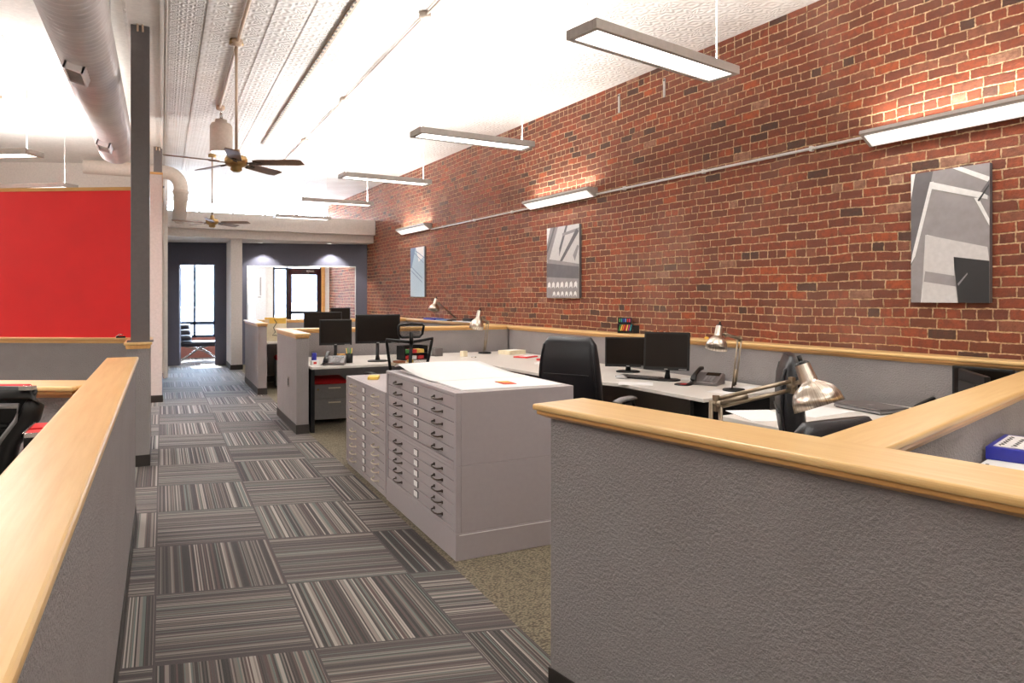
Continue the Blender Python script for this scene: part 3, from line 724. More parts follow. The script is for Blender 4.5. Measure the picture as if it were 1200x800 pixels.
canvas('largest black and white architecture canvas, under the nearest wall light', 1071, 1163, 204, 192, 354.5, [
    (1, FULL), (2, [(0, 0), (.3, 0), (.02, .78), (0, .8)]), (4, [(0, 0), (.06, 0), (0, .2)]), (1, [(.25, .16), (.04, .66), (0, .72), (0, 1), (.15, 1), (.2, .5), (.34, .12)]),
    (4, [(.26, .08), (.31, .08), (.06, .64), (0, .7), (.02, .62)]), (4, [(.28, .08), (.98, .22), (.98, .26), (.26, .13)]), (4, [(.55, .0), (.66, .0), (1, .1), (1, .14)]), (4, [(.82, .24), (.87, .24), (1, .4), (1, .45)]),
    (2, [(.9, .2), (1, .12), (1, .24)]), (3, [(.86, .26), (1, .15), (1, .165), (.88, .27)]),
    (0, [(.22, .48), (.98, .62), (1, .72), (.56, .66), (.62, 1), (.14, 1)]), (4, [(.22, .48), (.5, .53), (.48, 1), (.14, 1)]), (0, [(.2, .48), (.98, .6), (1, .7), (.57, .66), (.6, 1), (.15, 1)]),
    (1, [(.2, .76), (.58, .8), (.6, .88), (.18, .84)]), (3, [(.57, .66), (1, .7), (1, 1), (.63, 1)]), (1, [(.62, .86), (.74, .78), (.745, .79), (.63, .875)])])
sh = [(0, FULL), (1, [(0, 0), (.36, 0), (.08, .45), (0, .45)]), (4, [(0, 0), (.12, 0), (0, .25)]), (2, [(.22, 0), (.28, 0), (.02, .36), (0, .33)]), (2, [(.6, 0), (.66, .0), (.4, .42), (.4, .3)]), (1, [(.5, .1), (1, .05), (1, .09), (.5, .14)]),
      (2, [(.92, .06), (1, .1), (.46, .52), (.4, .5)]), (1, [(.95, .28), (1, .3), (.88, .5), (.82, .42)]), (1, [(.02, .44), (1, .54), (1, .62), (.02, .55)]), (2, [(0, .5), (1, .58), (1, .74), (0, .7)]), (1, [(0, .7), (1, .74), (1, 1), (0, 1)])]
for k in range(7): u = .03 + k * .137; sh += [(4, [(u, .86), (u + .02, .79), (u + .07, .77), (u + .1, .8), (u + .1, .87), (u + .06, .84)])]
for k in range(6): u = .2 + k * .13; sh += [(4, [(u, .98), (u + .02, .92), (u + .06, .905), (u + .09, .93), (u + .09, .985), (u + .05, .95)])]
canvas('tall narrow grey canvas with slanting beams, under the middle wall light', 643.5, 681.5, 267.5, 262.5, 349, sh)
canvas('small pale blue canvas with thin diagonal lines, farthest on the brick', 483, 499.5, 290.6, 289, 347.6, [
    (5, FULL), (6, [(0, 0), (.38, 0), (.1, .4), (0, .42)]), (4, [(.4, 0), (.95, 0), (.95, .2), (.6, .3)]), (6, [(.4, .06), (1, .22), (1, .235), (.4, .08)]), (6, [(.1, .38), (.85, .62), (.85, .64), (.1, .4)]), (6, [(.05, .45), (.85, .7), (.85, .72), (.05, .47)]), (6, [(.3, .1), (.95, .32), (.95, .335), (.3, .12)])])

# recessed downlights over the navy wall
for lab, px, y in (('recessed ceiling downlight nearer the white column', 305, 16.2), ('recessed ceiling downlight nearer the brick wall', 386, 15.78)):
    x = on_line(px, (0, y), (1, y))[0]
    t = thing('ceiling_downlight', lab, 'downlight', (x, y, ZT), 0, 'downlights over the navy wall')
    MB().lathe([(.0, -.012), (.055, -.012), (.06, 0)], None, 20).build('lens', 'glow_soft', t); MB().lathe([(.06, -.014), (.085, -.01), (.088, 0), (.06, 0)], None, 20, False).build('rim', 'white_metal', t)
    l = bpy.data.lights.new('downlight', 'SPOT'); l.energy = 110; l.spot_size = math.radians(104); l.spot_blend = .45; l.shadow_soft_size = .02; l.color = (1, .96, .9)
    o = bpy.data.objects.new('downlight', l); COL.objects.link(o); o.parent = t; o.location = (0, 0, -.03)

# ================================================================ FLAT FILE CABINETS
def flat_file(label, x, y0, y1, z0, z1, dep, n=5, hm='chrome', lid=True):
    t = thing('flat_file_cabinet', label, 'cabinet', (x, y0, z0)); L = y1 - y0; H = z1 - z0
    m = MB(); m.box(.03, dep, 0, L, 0, H); m.box(0, .03, 0, .035, 0, H); m.box(0, .03, L - .035, L, 0, H); m.box(0, .03, .035, L - .035, 0, .018); m.box(0, .03, .035, L - .035, H - .022, H)
    m.build('body', 'cab', t, bevel=.003)
    h = (H - .044) / n
    for k in range(n):
        zz = .020 + k * h
        d = MB().box(.006, .028, .038, L - .038, zz + .002, zz + h - .002).build('drawer', 'cab', t, bevel=.0025)
        zc = zz + h * .5
        for fy in (.215, .785):
            yc = L * fy; hw = .068
            MB().tube([(.006, yc - hw, zc), (-.020, yc - hw * .8, zc - .002), (-.028, yc - hw * .4, zc - .004), (-.028, yc + hw * .4, zc - .004), (-.020, yc + hw * .8, zc - .002), (.006, yc + hw, zc)], .005, 8).box(.0, .006, yc - hw - .008, yc - hw + .008, zc - .008, zc + .008).box(.0, .006, yc + hw - .008, yc + hw + .008, zc - .008, zc + .008).build('handle', hm, d)
        yc = L * .51
        lh = MB().box(.0, .006, yc - .038, yc + .038, zc - .021, zc + .021).build('label_holder', 'g3' if hm != 'brass' else 'cab', d)
        lh.data.materials.append(M['paper'])
        me = MB().mat(0).box(-.0015, .001, yc - .034, yc + .034, zc - .018, zc + .018)
        me.build('label_card', 'paper', d)
    return t
FX, FY0, FY1, FD = 1.49, 3.69, 5.07, .78
t = thing('cabinet_plinth', 'taupe steel plinth base under the nearer stacked flat files', 'plinth', (FX, FY0, 0))
MB().box(0, FD, 0, FY1 - FY0, 0, .155).build('body', 'cab', t, bevel=.003)
MB().box(.02, FD - .02, -.003, 0, .143, .147).build('seam_strip', 'white_metal', t)
flat_file('lower taupe flat file cabinet of the nearer stack, five label cards', FX, FY0, FY1, .1555, .537, FD, hm='dark_metal')
flat_file('upper taupe flat file cabinet of the nearer stack, white sheets on top', FX, FY0, FY1, .5375, .955, FD, hm='dark_metal')
flat_file('lower flat file cabinet of the farther low stack, bright handles', FX, 5.09, 6.33, .03, .40, FD, hm='pale_metal')
flat_file('upper flat file cabinet of the farther low stack, yellow pad on top', FX, 5.09, 6.33, .4005, .79, FD, hm='pale_metal')
t = thing('cabinet_plinth', 'low plinth under the farther flat file stack', 'plinth', (FX + .01, 5.1, 0)); MB().box(0, FD - .02, 0, 1.22, 0, .0295).build('body', 'cab', t)
# sheets on top
def sheet(label, poly, z, mat='paper', th=.003, name='paper_sheet', cat='paper'):
    c = Vector(poly[0]); o = MB().prism([(p[0] - c[0], p[1] - c[1]) for p in poly], 0, th).build(name, mat, loc=(c[0], c[1], z)); return tag(o, label, cat)
sheet('flat stack of large white drawing sheets on the nearer flat file', [(1.56, 3.76), (2.22, 3.74), (2.24, 5.0), (1.58, 5.02)], .9555, th=.006)
m = MB(); m.smooth = True; nx, ny = 8, 22; rows = []
for i in range(ny + 1):
    v = i / ny; row = []
    for j in range(nx + 1):
        u = j / nx; y = 4.2 + .84 * v + .02 * math.sin(u * 3); x = 1.545 + .69 * u
        z = .963 + .055 * (max(0, (v - .25) / .75) ** 1.5) * (1 - .35 * u) + (.012 * math.sin(PI * u) * v)
        if v > .93: z -= (v - .93) * .5 * (1 - u)
        row.append((x, y, z))
    rows.append(row)
m.rings(rows, False, False)
o = m.build('paper_sheet', 'paper'); so = o.modifiers.new('s', 'SOLIDIFY'); so.thickness = .0015
tag(o, 'large curling white drawing sheet lifting at its far edge on the flat file', 'paper')
o = MB().prism([(-.04, -.06), (.04, -.08), (.05, .06), (-.035, .08)], 0, .003).mat(1).prism([(-.03, -.03), (.03, -.06), (.03, -.01), (-.03, .03)], .003, .005).mat(2).prism([(-.03, .035), (.035, .0), (.04, .05), (-.03, .07)], .003, .005).build('printed_card', ['redp', 'orange', 'yellow'], loc=at(592, 448, .965)); o.location.z = .9625
tag(o, 'small orange and red printed card lying on the white sheets', 'card')
p = at(438, 443, .795); o = MB().cbox((0, 0, .012), (.16, .09, .024)).build('note_pad', 'yellow', loc=(p.x, p.y, .7905), rotz=1.2, bevel=.003); tag(o, 'yellow note pad on the farther low flat file', 'note pad')
p = at(455.5, 447, .795); o = MB().lathe([(0, 0), (.012, 0), (.012, .012), (.006, .018), (0, .018)], None, 12).build('push_pin', 'redp', loc=(1.62, 5.14, .7905)); tag(o, 'tiny red cap on the farther flat file beside the taller stack', 'cap')

# ================================================================ WORKTOPS
def worktop(label, poly, z=.74, supports=(), th=.03):
    c = Vector((poly[0][0], poly[0][1])); t = thing('worktop', label, 'desk', (c.x, c.y, 0))
    MB().prism([(p[0] - c.x, p[1] - c.y) for p in poly], z - th, z).build('top', 'white_lam', t, bevel=.004)
    for (x, y, w, d_) in supports:
        MB().box(x - c.x - w / 2, x - c.x + w / 2, y - c.y - d_ / 2, y - c.y + d_ / 2, 0, z - th).build('leg', 'black', t)
    return t
worktop('long white corner worktop running under the monitors, phones and papers', [(1.455, 7.78), (3.0, 7.78), (3.3, 7.0), (3.42, 5.5), (3.60, 5.1), (3.62, 4.04), (4.62, 4.12), (bx(8.8) - .175, 8.86), (1.455, 9.13)],
        supports=((1.49, 8.45, .04, 1.1), (4.05, 4.2, .8, .04), (3.5, 6.4, .04, .5), (2.95, 8.5, .04, 1.1)))
worktop('white worktop with the closed laptop in front of the brick wall divider', [(3.2, 3.42), (3.22, 1.86), (4.65, 2.32), (4.62, 3.48)], supports=((3.9, 3.4, 1.2, .04), (3.3, 2.3, .04, .5)))
worktop('small white desk tucked behind the nearest divider, holding the big lamp', [(1.60, 2.28), (1.72, 1.5), (2.05, 1.6), (2.02, 2.34)], supports=((1.72, 2.0, .04, .4), (1.95, 2.0, .04, .4)))
worktop('white worktop beyond the farther wing divider', [(1.455, 11.7), (3.9, 11.8), (3.9, 12.8), (1.455, 12.95)], z=.78, supports=((1.49, 12.3, .04, .9), (2.9, 12.3, .04, .9)))
worktop('white worktop with the blue binder beside the cross divider', [(2.44, 1.46), (2.75, .5), (4.6, .5), (4.6, 2.12)], z=.885, supports=((3.2, .9, .04, .6), (4.4, 1.2, .04, .9)))

# ================================================================ EQUIPMENT
def monitor(label, loc, rot, w=.44, h=.34, zc=.27, tilt=8, back=False):
    """screen faces local -y; loc is the foot on the desk"""
    t = thing('monitor', label, 'monitor', loc, rot)
    T = Matrix.Translation((0, 0, zc)) @ Matrix.Rotation(math.radians(tilt), 4, 'X').inverted()
    hs = MB().cbox((0, .012, 0), (w, .03, h), T).cbox((0, .035, 0), (w * .6, .03, h * .6), T).build('housing', 'black', t, bevel=.006)
    MB().cbox((0, -.0045, .006), (w - .036, .003, h - .046), T).build('screen', 'screen', hs)
    MB().cbox((0, -.0045, -h / 2 + .0085), (.03, .003, .007), T).cbox((w * .36, -.0045, -h / 2 + .0085), (.07, .003, .005), T).build('badge', 'lt_plastic', hs)
    MB().tube([(0, .05, zc - .04), (0, .06, .07), (0, .04, .012)], [.022, .02, .03], 12).build('stand_neck', 'black', t)
    MB().loft([((0, .03, 0), (.12, 0, 0), (0, .09, 0), 2.6), ((0, .03, .01), (.12, 0, 0), (0, .09, 0), 2.6), ((0, .03, .016), (.1, 0, 0), (0, .075, 0), 2.6)], 28).build('stand_base', 'black', t)
    return t
def face_to(p, q): return math.atan2(q[1] - p[1], q[0] - p[0]) + PI / 2     # local -y points from p to q
seat1 = (3.15, 4.85)
p = at(781, 446, .74); mC = (p.x, p.y, .7405); monitor('black monitor with reddish dark screen, beside the desk phone', mC, face_to(mC, (2.1, 3.3)), .41, .345, .27, 9)
p = at(738, 437.5, .74); mD = (p.x + .05, p.y + .1, .7405); monitor('black monitor half hidden behind the leather chair', mD, face_to(mD, (2.7, 3.9)), .46, .30, .205, 4)
p = at(443, 423.5, .74); m2 = (p.x, p.y, .7405); monitor('wide black monitor behind the mesh chair', m2, face_to(m2, (.9, 0.)), .52, .34, .385, 0)
p = at(401, 423, .74); m1 = (p.x, p.y, .7405); monitor('tall black monitor above the desk phone next to the wing divider', (p.x, p.y + .35, .7405), face_to(m1, (.3, 0.)), .39, .315, .325, 0)
p = atd(399, 380, 10.2); monitor('small black monitor rising behind the phone desk monitors', (2.78, 12.25, .7805), face_to((2.78, 12.25), (0, 0)), .34, .33, .37, 0)
q = at(387, 400, .78)
monitor('low wide black monitor just above the one by the wing divider', (2.42, 11.95, .7805), face_to((2.42, 11.95), (0, 0)), .62, .36, .29, 0)
# monitors by the cross divider corner
m = (4.414, 2.51); a = math.atan2(2.70 - 2.32, 4.60 - 4.23)
monitor('dark monitor standing by the cross divider next to the brick wall', (4.40, 2.53, .7405), a, .50, .30, .155, 0)
monitor('second dark monitor squeezed against the brick wall divider', (4.62, 2.62, .7405), PI * 1.5 + .05, .36, .30, .165, 0)

def phone(label, loc, rot):
    t = thing('desk_phone', label, 'telephone', loc, rot)
    T = Matrix(((0, 0, 1, 0), (1, 0, 0, 0), (0, 1, 0, 0), (0, 0, 0, 1)))
    MB().prism([(-.11, 0), (.11, 0), (.11, .085), (.08, .095), (-.11, .028)], -.12, .12, T).build('body', 'steel_paint', t, bevel=.006)
    Tf = Matrix.Translation((0, -.11, .030)) @ Matrix.Rotation(math.atan2(.067, .19), 4, 'X')
    m = MB()
    for i in range(3):
        for j in range(4): m.box(-.01 + i * .03, .012 + i * .03, .02 + j * .027, .038 + j * .027, 0, .006, Tf)
    m.build('keypad', 'grey_plastic', t)
    MB().box(-.02, .1, .135, .19, 0, .004, Tf).build('display', 'screen', t)
    hx = -.08
    MB().loft([(Tf @ Vector((hx, -.005, .012)), (.025, 0, 0), (0, .004, .01), 3), (Tf @ Vector((hx, .0, .03)), (.026, 0, 0), (0, .03, .01), 3)], 16).loft(
        [(Tf @ Vector((hx, -.02, .025)), (.012, 0, 0), (0, .004, .008), 2.5), (Tf @ Vector((hx, 0, .035)), (.026, 0, 0), (0, .006, .018), 2.5), (Tf @ Vector((hx, .05, .045)), (.02, 0, 0), (0, .004, .012), 2.5), (Tf @ Vector((hx, .15, .045)), (.02, 0, 0), (0, .004, .012), 2.5), (Tf @ Vector((hx, .2, .035)), (.026, 0, 0), (0, .006, .018), 2.5), (Tf @ Vector((hx, .22, .025)), (.012, 0, 0), (0, .004, .008), 2.5)], 16).build('handset', 'black', t)
    m = MB(); m.tube([(hx, -.12, .03), (hx - .05, -.13, .01), (hx - .06, -.05, .006), (hx - .05, .05, .008), (hx - .03, .1, .02)], .004, 6).build('cord', 'black', t)
    return t
p = at(829, 450, .74); phone('grey desk phone beside the black monitor and the metal desk lamp', (p.x, p.y, .7405), math.radians(-62))
p = at(392, 427, .74); phone('grey desk phone on the desk end next to the short wing divider', (p.x, p.y, .7405), math.radians(-20))
p = at(1100, 474, .76); phone('black phone peeking over the cross divider near the laptop', (4.43, 2.80, .7405), math.radians(-100)).scale = (.75, .75, .75)

def pedestal(label, loc, rot, w=.39, d=.5, h=.47):
    t = thing('mobile_pedestal', label, 'pedestal', loc, rot)
    MB().box(-w / 2, w / 2, 0.02, d, .05, h).build('body', 'ped', t, bevel=.004)
    for z0, z1 in ((.055, h * .62), (h * .62 + .006, h - .008)):
        dr = MB().box(-w / 2 + .006, w / 2 - .006, 0, .02, z0, z1).build('drawer', 'ped', t, bevel=.003)
        MB().box(-.02, .12, -.022, -.012, z1 - .045, z1 - .03).box(-.02, -.01, -.02, 0, z1 - .045, z1 - .03).box(.11, .12, -.02, 0, z1 - .045, z1 - .03).build('handle', 'pale_metal', dr)
    MB().lathe([(0, 0), (.011, 0), (.011, .008), (0, .008)], axis_T((-w * .36, 0, h - .06), (0, -1, 0)), 12).build('lock', 'brass', t)
    MB().loft([((0, d / 2, h), (w / 2 + .005, 0, 0), (0, d / 2, 0), 9), ((0, d / 2, h + .03), (w / 2 + .01, 0, 0), (0, d / 2 + .005, 0), 9), ((0, d / 2, h + .055), (w / 2 - .02, 0, 0), (0, d / 2 - .02, 0), 7)], 32).build('cushion', 'red_fab', t)
    for sx_ in (-1, 1):
        for y in (.05, d - .05): MB().lathe([(0, -.01), (.022, -.01), (.024, 0), (.022, .01), (0, .01)], axis_T((sx_ * (w / 2 - .05), y, .025), (1, 0, 0)), 12).build('caster', 'black', t)
    return t
p = at(388, 497, 0.0); pd = pedestal('grey mobile pedestal with red cushion under the phone desk', (p.x - .0, p.y + .05, 0), -YAW * .15)
q = at(330, 453, 0.04); copied(pd, 'farther grey pedestal with red cushion beside the far wing divider', (q.x + .12, q.y + .05, 0))
p = atd(676, 462, 6.0); copied(pd, 'mobile pedestal with red cushion half hidden behind the leather chair', (3.78, 6.55, 0), 1.2)

# architect lamps
def arm_lamp(label, base, elbow, neck, top, tip, R=.088, sc=1.0, foot='clamp', mat='brushed', armmat='arm', sag=(0, 0, .028), drop=0.0):
    """base on the desk, elbow, wrist near the head; the shade axis runs from top to tip"""
    b = Vector(base); t = thing('desk_lamp', label, 'desk lamp', b); L = lambda p: Vector(p) - b
    if foot == 'clamp':
        MB().box(-.025, .025, -.03, .03, 0, .03).box(-.025, -.015, -.03, .03, -.06, 0).box(-.025, .025, -.03, .03, -.065, -.055).tube([(0.01, 0, -.05), (.01, 0, -.1)], .006).build('clamp', 'chrome', t)
    else: MB().lathe([(0, 0), (.085, 0), (.09, .008), (.085, .018), (.02, .024), (0, .024)], None, 28).build('base', 'black', t)
    e, n_ = L(elbow), L(neck); sg = Vector(sag)
    side = Vector((.012, -.008, 0)) * sc
    MB().tube([Vector((0, 0, .02)) - side, e - side], .0065 * sc, 8).tube([Vector((0, 0, .05)) + side, e + side - Vector((0, 0, .0))], .0065 * sc, 8).tube([Vector((0, 0, .04)), Vector((0, 0, .04)).lerp(e, .35)], .010 * sc, 8).build('lower_arm', armmat, t)
    MB().tube([e + sg * .2, n_ + sg * .2], .0065 * sc, 8).tube([e - sg, n_ - sg], .0065 * sc, 8).tube([(e - sg * .4), (e - sg * .4).lerp(n_ - sg * .4, .42)], .009 * sc, 8).build('upper_arm', armmat, t)
    for q in (e, n_): MB().cbox(q - sg * .4, (.014 * sc, .016 * sc, .05 * sc)).lathe([(0, -.018), (.012, -.018), (.012, .018), (0, .018)], axis_T(q - sg * .4, (.5, -.8, 0)), 12).build('joint', armmat, t)
    tp, ti = L(top), L(tip); ax = (ti - tp); Lx = ax.length; T = axis_T((0, 0, 0), ax)
    o = MB().lathe([(R * .30, 0), (R * .31, .01), (R * .34, Lx * .38), (R * .36, Lx * .44), (R * .55, Lx * .50), (R * .80, Lx * .62), (R * .95, Lx * .80), (R, Lx), (R * .97, Lx), (R * .9, Lx * .8), (R * .72, Lx * .63), (R * .3, Lx * .5)], None, 40, False).build('shade', mat, t)
    o.matrix_local = Matrix.Translation(tp) @ T
    o2 = MB().lathe([(0, -.012), (R * .22, -.012), (R * .3, 0), (R * .3, .006), (0, .006)], None, 20).tube([(0, 0, -.01), (0, 0, -.035)], .008).build('switch', 'black', t); o2.matrix_local = Matrix.Translation(tp) @ T
    MB().tube([n_ - sg * .4, tp.lerp(ti, .33)], .007 * sc, 8).build('neck', armmat, t)
    o3 = MB().lathe([(0, Lx * .5), (.02, Lx * .52), (.028, Lx * .7), (.02, Lx * .82), (0, Lx * .86)], None, 20).build('bulb', 'white_metal', t); o3.matrix_local = Matrix.Translation(tp) @ T
    return t
dL = 2.7; b = atd(838, 560, dL); b.z = .742
arm_lamp('large brushed metal desk lamp leaning over the nearest divider', b, atd(839, 469, dL), atd(928, 448, 2.66), atd(940, 427, 2.62), atd(960, 476, 2.58), R=.092, sc=1.25)
b = at(860, 458, .74); d_ = depth(b.x, b.y)
arm_lamp('metal desk lamp standing beside the desk phone near the brick divider', b, atd(867, 396, d_), atd(850, 391, d_ - .1), atd(843, 382, d_ - .14), atd(839, 409, d_ - .18), R=.085, foot='base', sag=(0, 0, .012))
b = at(568, 414, .74); d_ = depth(b.x, b.y)
arm_lamp('metal desk lamp at the far desk corner against the grey cross divider', b, atd(571.5, 377, d_), atd(564, 372, d_ - .1), atd(562, 364, d_ - .1), atd(558, 385, d_ - .15), R=.095, foot='base', sag=(0, 0, .012))
b = Vector((bx(11.0) - .1, 11.0, 1.1)); d_ = depth(b.x, b.y); r_ = CX + F * (b.x * CYW - b.y * SY) / d_
arm_lamp('far desk lamp with outstretched arm on the divider against the brick wall', b, atd(534, 372, d_), atd(514, 355, d_ - .3), atd(511, 350, d_ - .3), atd(508, 364, d_ - .35), R=.09, foot='base', sag=(0, 0, .012))

# chairs
def star_base(t, r=.3, mat='black'):
    b = MB(); b.tube([(0, 0, .08), (0, 0, .4)], [.035, .025], 12)
    for k in range(5):
        a = 2 * PI * k / 5 + .3; b.tube([(0, 0, .11), (r * math.cos(a), r * math.sin(a), .075)], [.03, .018], 8)
    b.build('base', mat, t)
    for k in range(5):
        a = 2 * PI * k / 5 + .3; MB().lathe([(0, -.022), (.028, -.022), (.03, 0), (.028, .022), (0, .022)], axis_T((r * math.cos(a), r * math.sin(a), .031), (math.sin(a), -math.cos(a), 0)), 14).build('caster', 'black', t)
def armrests(t, mat='black', pad='grey_plastic', y=0.0, w=.29):
    for s_ in (-1, 1):
        x = s_ * w
        a = MB().tube([(x * .75, y - .05, .43), (x, y - .03, .46), (x, y + .0, .6), (x, y + .05, .665)], .016, 10).tube([(x, y + .05, .665), (x, y + .2, .665), (x, y + .24, .6), (x, y + .15, .46), (x * .75, y + .1, .43)], .014, 10).build('armrest', mat, t)
        MB().loft([((x, y - .1, .675), (.03, 0, 0), (0, 0, .012), 2.5), ((x, y + .02, .685), (.036, 0, 0), (0, 0, .018), 2.5), ((x, y + .18, .68), (.034, 0, 0), (0, 0, .018), 2.5), ((x, y + .25, .668), (.02, 0, 0), (0, 0, .01), 2.5)], 16).build('arm_pad', pad, a)
def exec_chair(label, loc, rot, top=1.2):
    """faces local +y"""
    t = thing('leather_office_chair', label, 'chair', loc, rot); star_base(t)
    MB().loft([((0, .02, .42), (.22, 0, 0), (0, .22, 0), 4), ((0, .02, .45), (.26, 0, 0), (0, .26, 0), 4), ((0, .02, .51), (.26, 0, 0), (0, .26, 0), 4), ((0, .02, .545), (.22, 0, 0), (0, .22, 0), 3.5)], 28).build('seat', 'black_soft', t)
    secs = []
    N = 12
    for i in range(N + 1):
        u = i / N; z = .50 + (top - .5) * u
        y = -.22 - .10 * u - .035 * math.sin(PI * u * 1.1)
        wv = .235 + .035 * math.sin(PI * min(1, u * 1.15)); th = .052 + .016 * math.sin(PI * u)
        if u > .9: wv -= .02 * (u - .9) / .1; th *= .8
        if u == 1: th *= .55; wv -= .025
        if u == 0: th *= .6
        secs.append(((0, y, z), (wv, 0, 0), (0, th, 0), 3.6))
    bk = MB().loft(secs, 32).build('backrest', 'black_soft', t)
    m = MB()
    for s_ in (-1, 1):
        m.tube([(s_ * (c[1][0] * .93), c[0][1] - c[2][1] * .80, c[0][2]) for c in secs[1:-1]], .006, 6)
    m.tube([(-.2, secs[7][0][1] - .066, secs[7][0][2]), (0, secs[7][0][1] - .071, secs[7][0][2]), (.2, secs[7][0][1] - .066, secs[7][0][2])], .004, 6)
    m.build('piping', 'black_soft', bk)
    armrests(t, 'black', 'grey_plastic'); return t
exec_chair('high black leather chair turned from the camera at the monitor desk', (3.12, 4.83, 0), math.radians(-62), 1.19)
exec_chair('black high back chair behind the big metal lamp', (3.26, 2.50, 0), math.radians(-134), 1.19)
exec_chair('low black chair back just showing above the cross divider beside the big lamp', (2.46, 2.27, 0), math.radians(0), 1.0)
def mesh_chair(label, loc, rot, top=1.06, head=True):
    t = thing('mesh_office_chair', label, 'chair', loc, rot); star_base(t)
    MB().loft([((0, .02, .43), (.2, 0, 0), (0, .2, 0), 4), ((0, .02, .45), (.25, 0, 0), (0, .24, 0), 4), ((0, .02, .48), (.25, 0, 0), (0, .24, 0), 4), ((0, .02, .5), (.21, 0, 0), (0, .2, 0), 3.5)], 28).build('seat', 'mesh_fabric', t)
    yb = lambda z: -.25 - (z - .55) * .14
    pr = [(-.17, .58), (-.2, .75), (-.235, .95), (-.255, top), (0, top - .03), (.255, top), (.235, .95), (.2, .75), (.17, .58), (0, .56), (-.17, .58)]
    def dens(q, k=4):
        o_ = []
        for a, b in zip(q, q[1:]):
            for i in range(k): o_.append((a[0] + (b[0] - a[0]) * i / k, a[1] + (b[1] - a[1]) * i / k))
        return o_ + [q[-1]]
    fr_ = MB().tube([(x, yb(z) - .03 * (1 - (x / .26) ** 2), z) for x, z in dens(pr)], .016, 8).build('back_frame', 'black', t)
    m = MB(); rows = []
    for i in range(9):
        z = .58 + (top - .6) * i / 8; w = .17 + .08 * i / 8
        rows.append([(w * (j / 6 - 1), yb(z) - .03 * (1 - (w * (j / 6 - 1) / .26) ** 2), z) for j in range(13)])
    m.rings(rows, False, False); m.build('back_mesh', 'see_mesh', fr_)
    MB().tube([(0, -.05, .42), (0, -.28, .46), (0, yb(.7) - .05, .7), (0, yb(1) - .05, top - .02)], .02, 8).build('spine', 'black', t)
    if head:
        z0, z1 = top + .02, top + .15
        h_ = MB().tube([(0, yb(top) - .05, top - .05), (0, yb(z0) - .035, z0 + .05)], .022, 8).tube([(x, yb(z) - .02, z) for x, z in ((-.1, z0), (.1, z0), (.13, z0 + .03), (.14, z1 - .01), (.12, z1), (0, z1 + .01), (-.12, z1), (-.14, z1 - .01), (-.13, z0 + .03), (-.1, z0))], .013, 8).build('headrest', 'black', t)
        MB().box(-.13, .13, yb(z0) - .022, yb(z0) - .020, z0 + .01, z1).build('headrest_mesh', 'see_mesh', h_)
    armrests(t, 'black', 'black', .02, .28); return t
mesh_chair('black mesh back task chair with headrest facing the phone desk', (2.28, 7.3, 0), math.radians(4), 1.065)
def shell_chair(label, loc, rot):
    t = thing('plastic_shell_chair', label, 'chair', loc, rot); star_base(t, .26)
    MB().loft([((0, .02, .43), (.2, 0, 0), (0, .18, 0), 4), ((0, .02, .46), (.23, 0, 0), (0, .2, 0), 4), ((0, .02, .5), (.22, 0, 0), (0, .19, 0), 3.5)], 28).build('seat', 'red_fab', t)
    o_ = [(-.10, .60), (-.13, .88), (-.155, .965), (-.235, 1.06), (-.25, 1.10), (-.248, 1.145), (.248, 1.145), (.25, 1.10), (.235, 1.06), (.155, .965), (.13, .88), (.10, .60)]
    y = lambda z: -.24 - (z - .6) * .08
    fr_ = MB().tube([(x, y(z), z) for x, z in o_], [.03, .034, .036, .036, .034, .026, .026, .034, .036, .036, .034, .03], 10).build('back_frame', 'black', t)
    MB().tube([(x * .80, y(z) - .028, z) for x, z in ((-.16, .955), (-.25, 1.045), (-.265, 1.10), (.265, 1.10), (.25, 1.045), (.16, .955))], .010, 8).build('inner_rim', 'grey_plastic', fr_)
    MB().prism([(-.235, 1.16), (.21, 1.16), (.21, 1.172), (-.235, 1.172)], y(1.1) - .0, y(1.1) + .05, Matrix(((1, 0, 0, 0), (0, 0, 1, 0), (0, 1, 0, 0), (0, 0, 0, 1)))).build('back_pad', 'red_fab', fr_, bevel=.006)
    MB().box(.215, .262, y(1.14) - .03, y(1.14) + .0, 1.158, 1.172).build('highlight_clip', 'chrome', fr_)
    MB().prism([(-.20, 1.13), (.20, 1.13), (.2, 1.07), (.13, .96), (.11, .62), (-.11, .62), (-.13, .96), (-.2, 1.07)], y(1.0) + .02, y(1.0) + .035, Matrix(((1, 0, 0, 0), (0, 0, 1, 0), (0, 1, 0, 0), (0, 0, 0, 1)))).build('back_shell', 'black', fr_)
    MB().tube([(0, -.05, .42), (0, -.2, .45), (0, y(.62), .62)], .03, 8).build('back_bracket', 'black', t)
    for z in (1.02, .97): MB().tube([(-.15, y(z), z), (.15, y(z), z)], .012, 8).build('slat_bar', 'black', t)
    return t
p = atd(-34, 460, 2.62); q = Vector((-SY * -1, CYW, 0)) ; shell_chair('black plastic framed chair with red pad, cut by the picture edge', (p.x + SY * .26, p.y + CYW * .26, 0), -YAW)
worktop('narrow shelf worktop in the red wall bay behind the near divider', [(-.62, 1.2), (-.335, 1.2), (-.335, 2.98), (-.62, 2.98)], supports=((-.48, 1.3, .2, .03), (-.48, 2.9, .2, .03)))
t = thing('storage_box', 'black storage box with red files and silver rim behind the near maple cap', 'box', (-.3675, 2.835, .7405), 0)
h = .32; MB().box(-.0325, .03, -.115, .115, 0, h - .012).build('body', 'black', t, bevel=.002)
MB().box(-.029, .029, -.11, -.03, h - .012, h - .003).build('red_file', 'red_paint', t); MB().box(-.029, .029, .0, .11, h - .012, h - .003).build('red_file', 'red_paint', t); MB().box(-.036, -.030, -.118, .118, h - .014, h).box(-.036, .03, -.118, -.112, h - .014, h).build('rim', 'chrome', t)

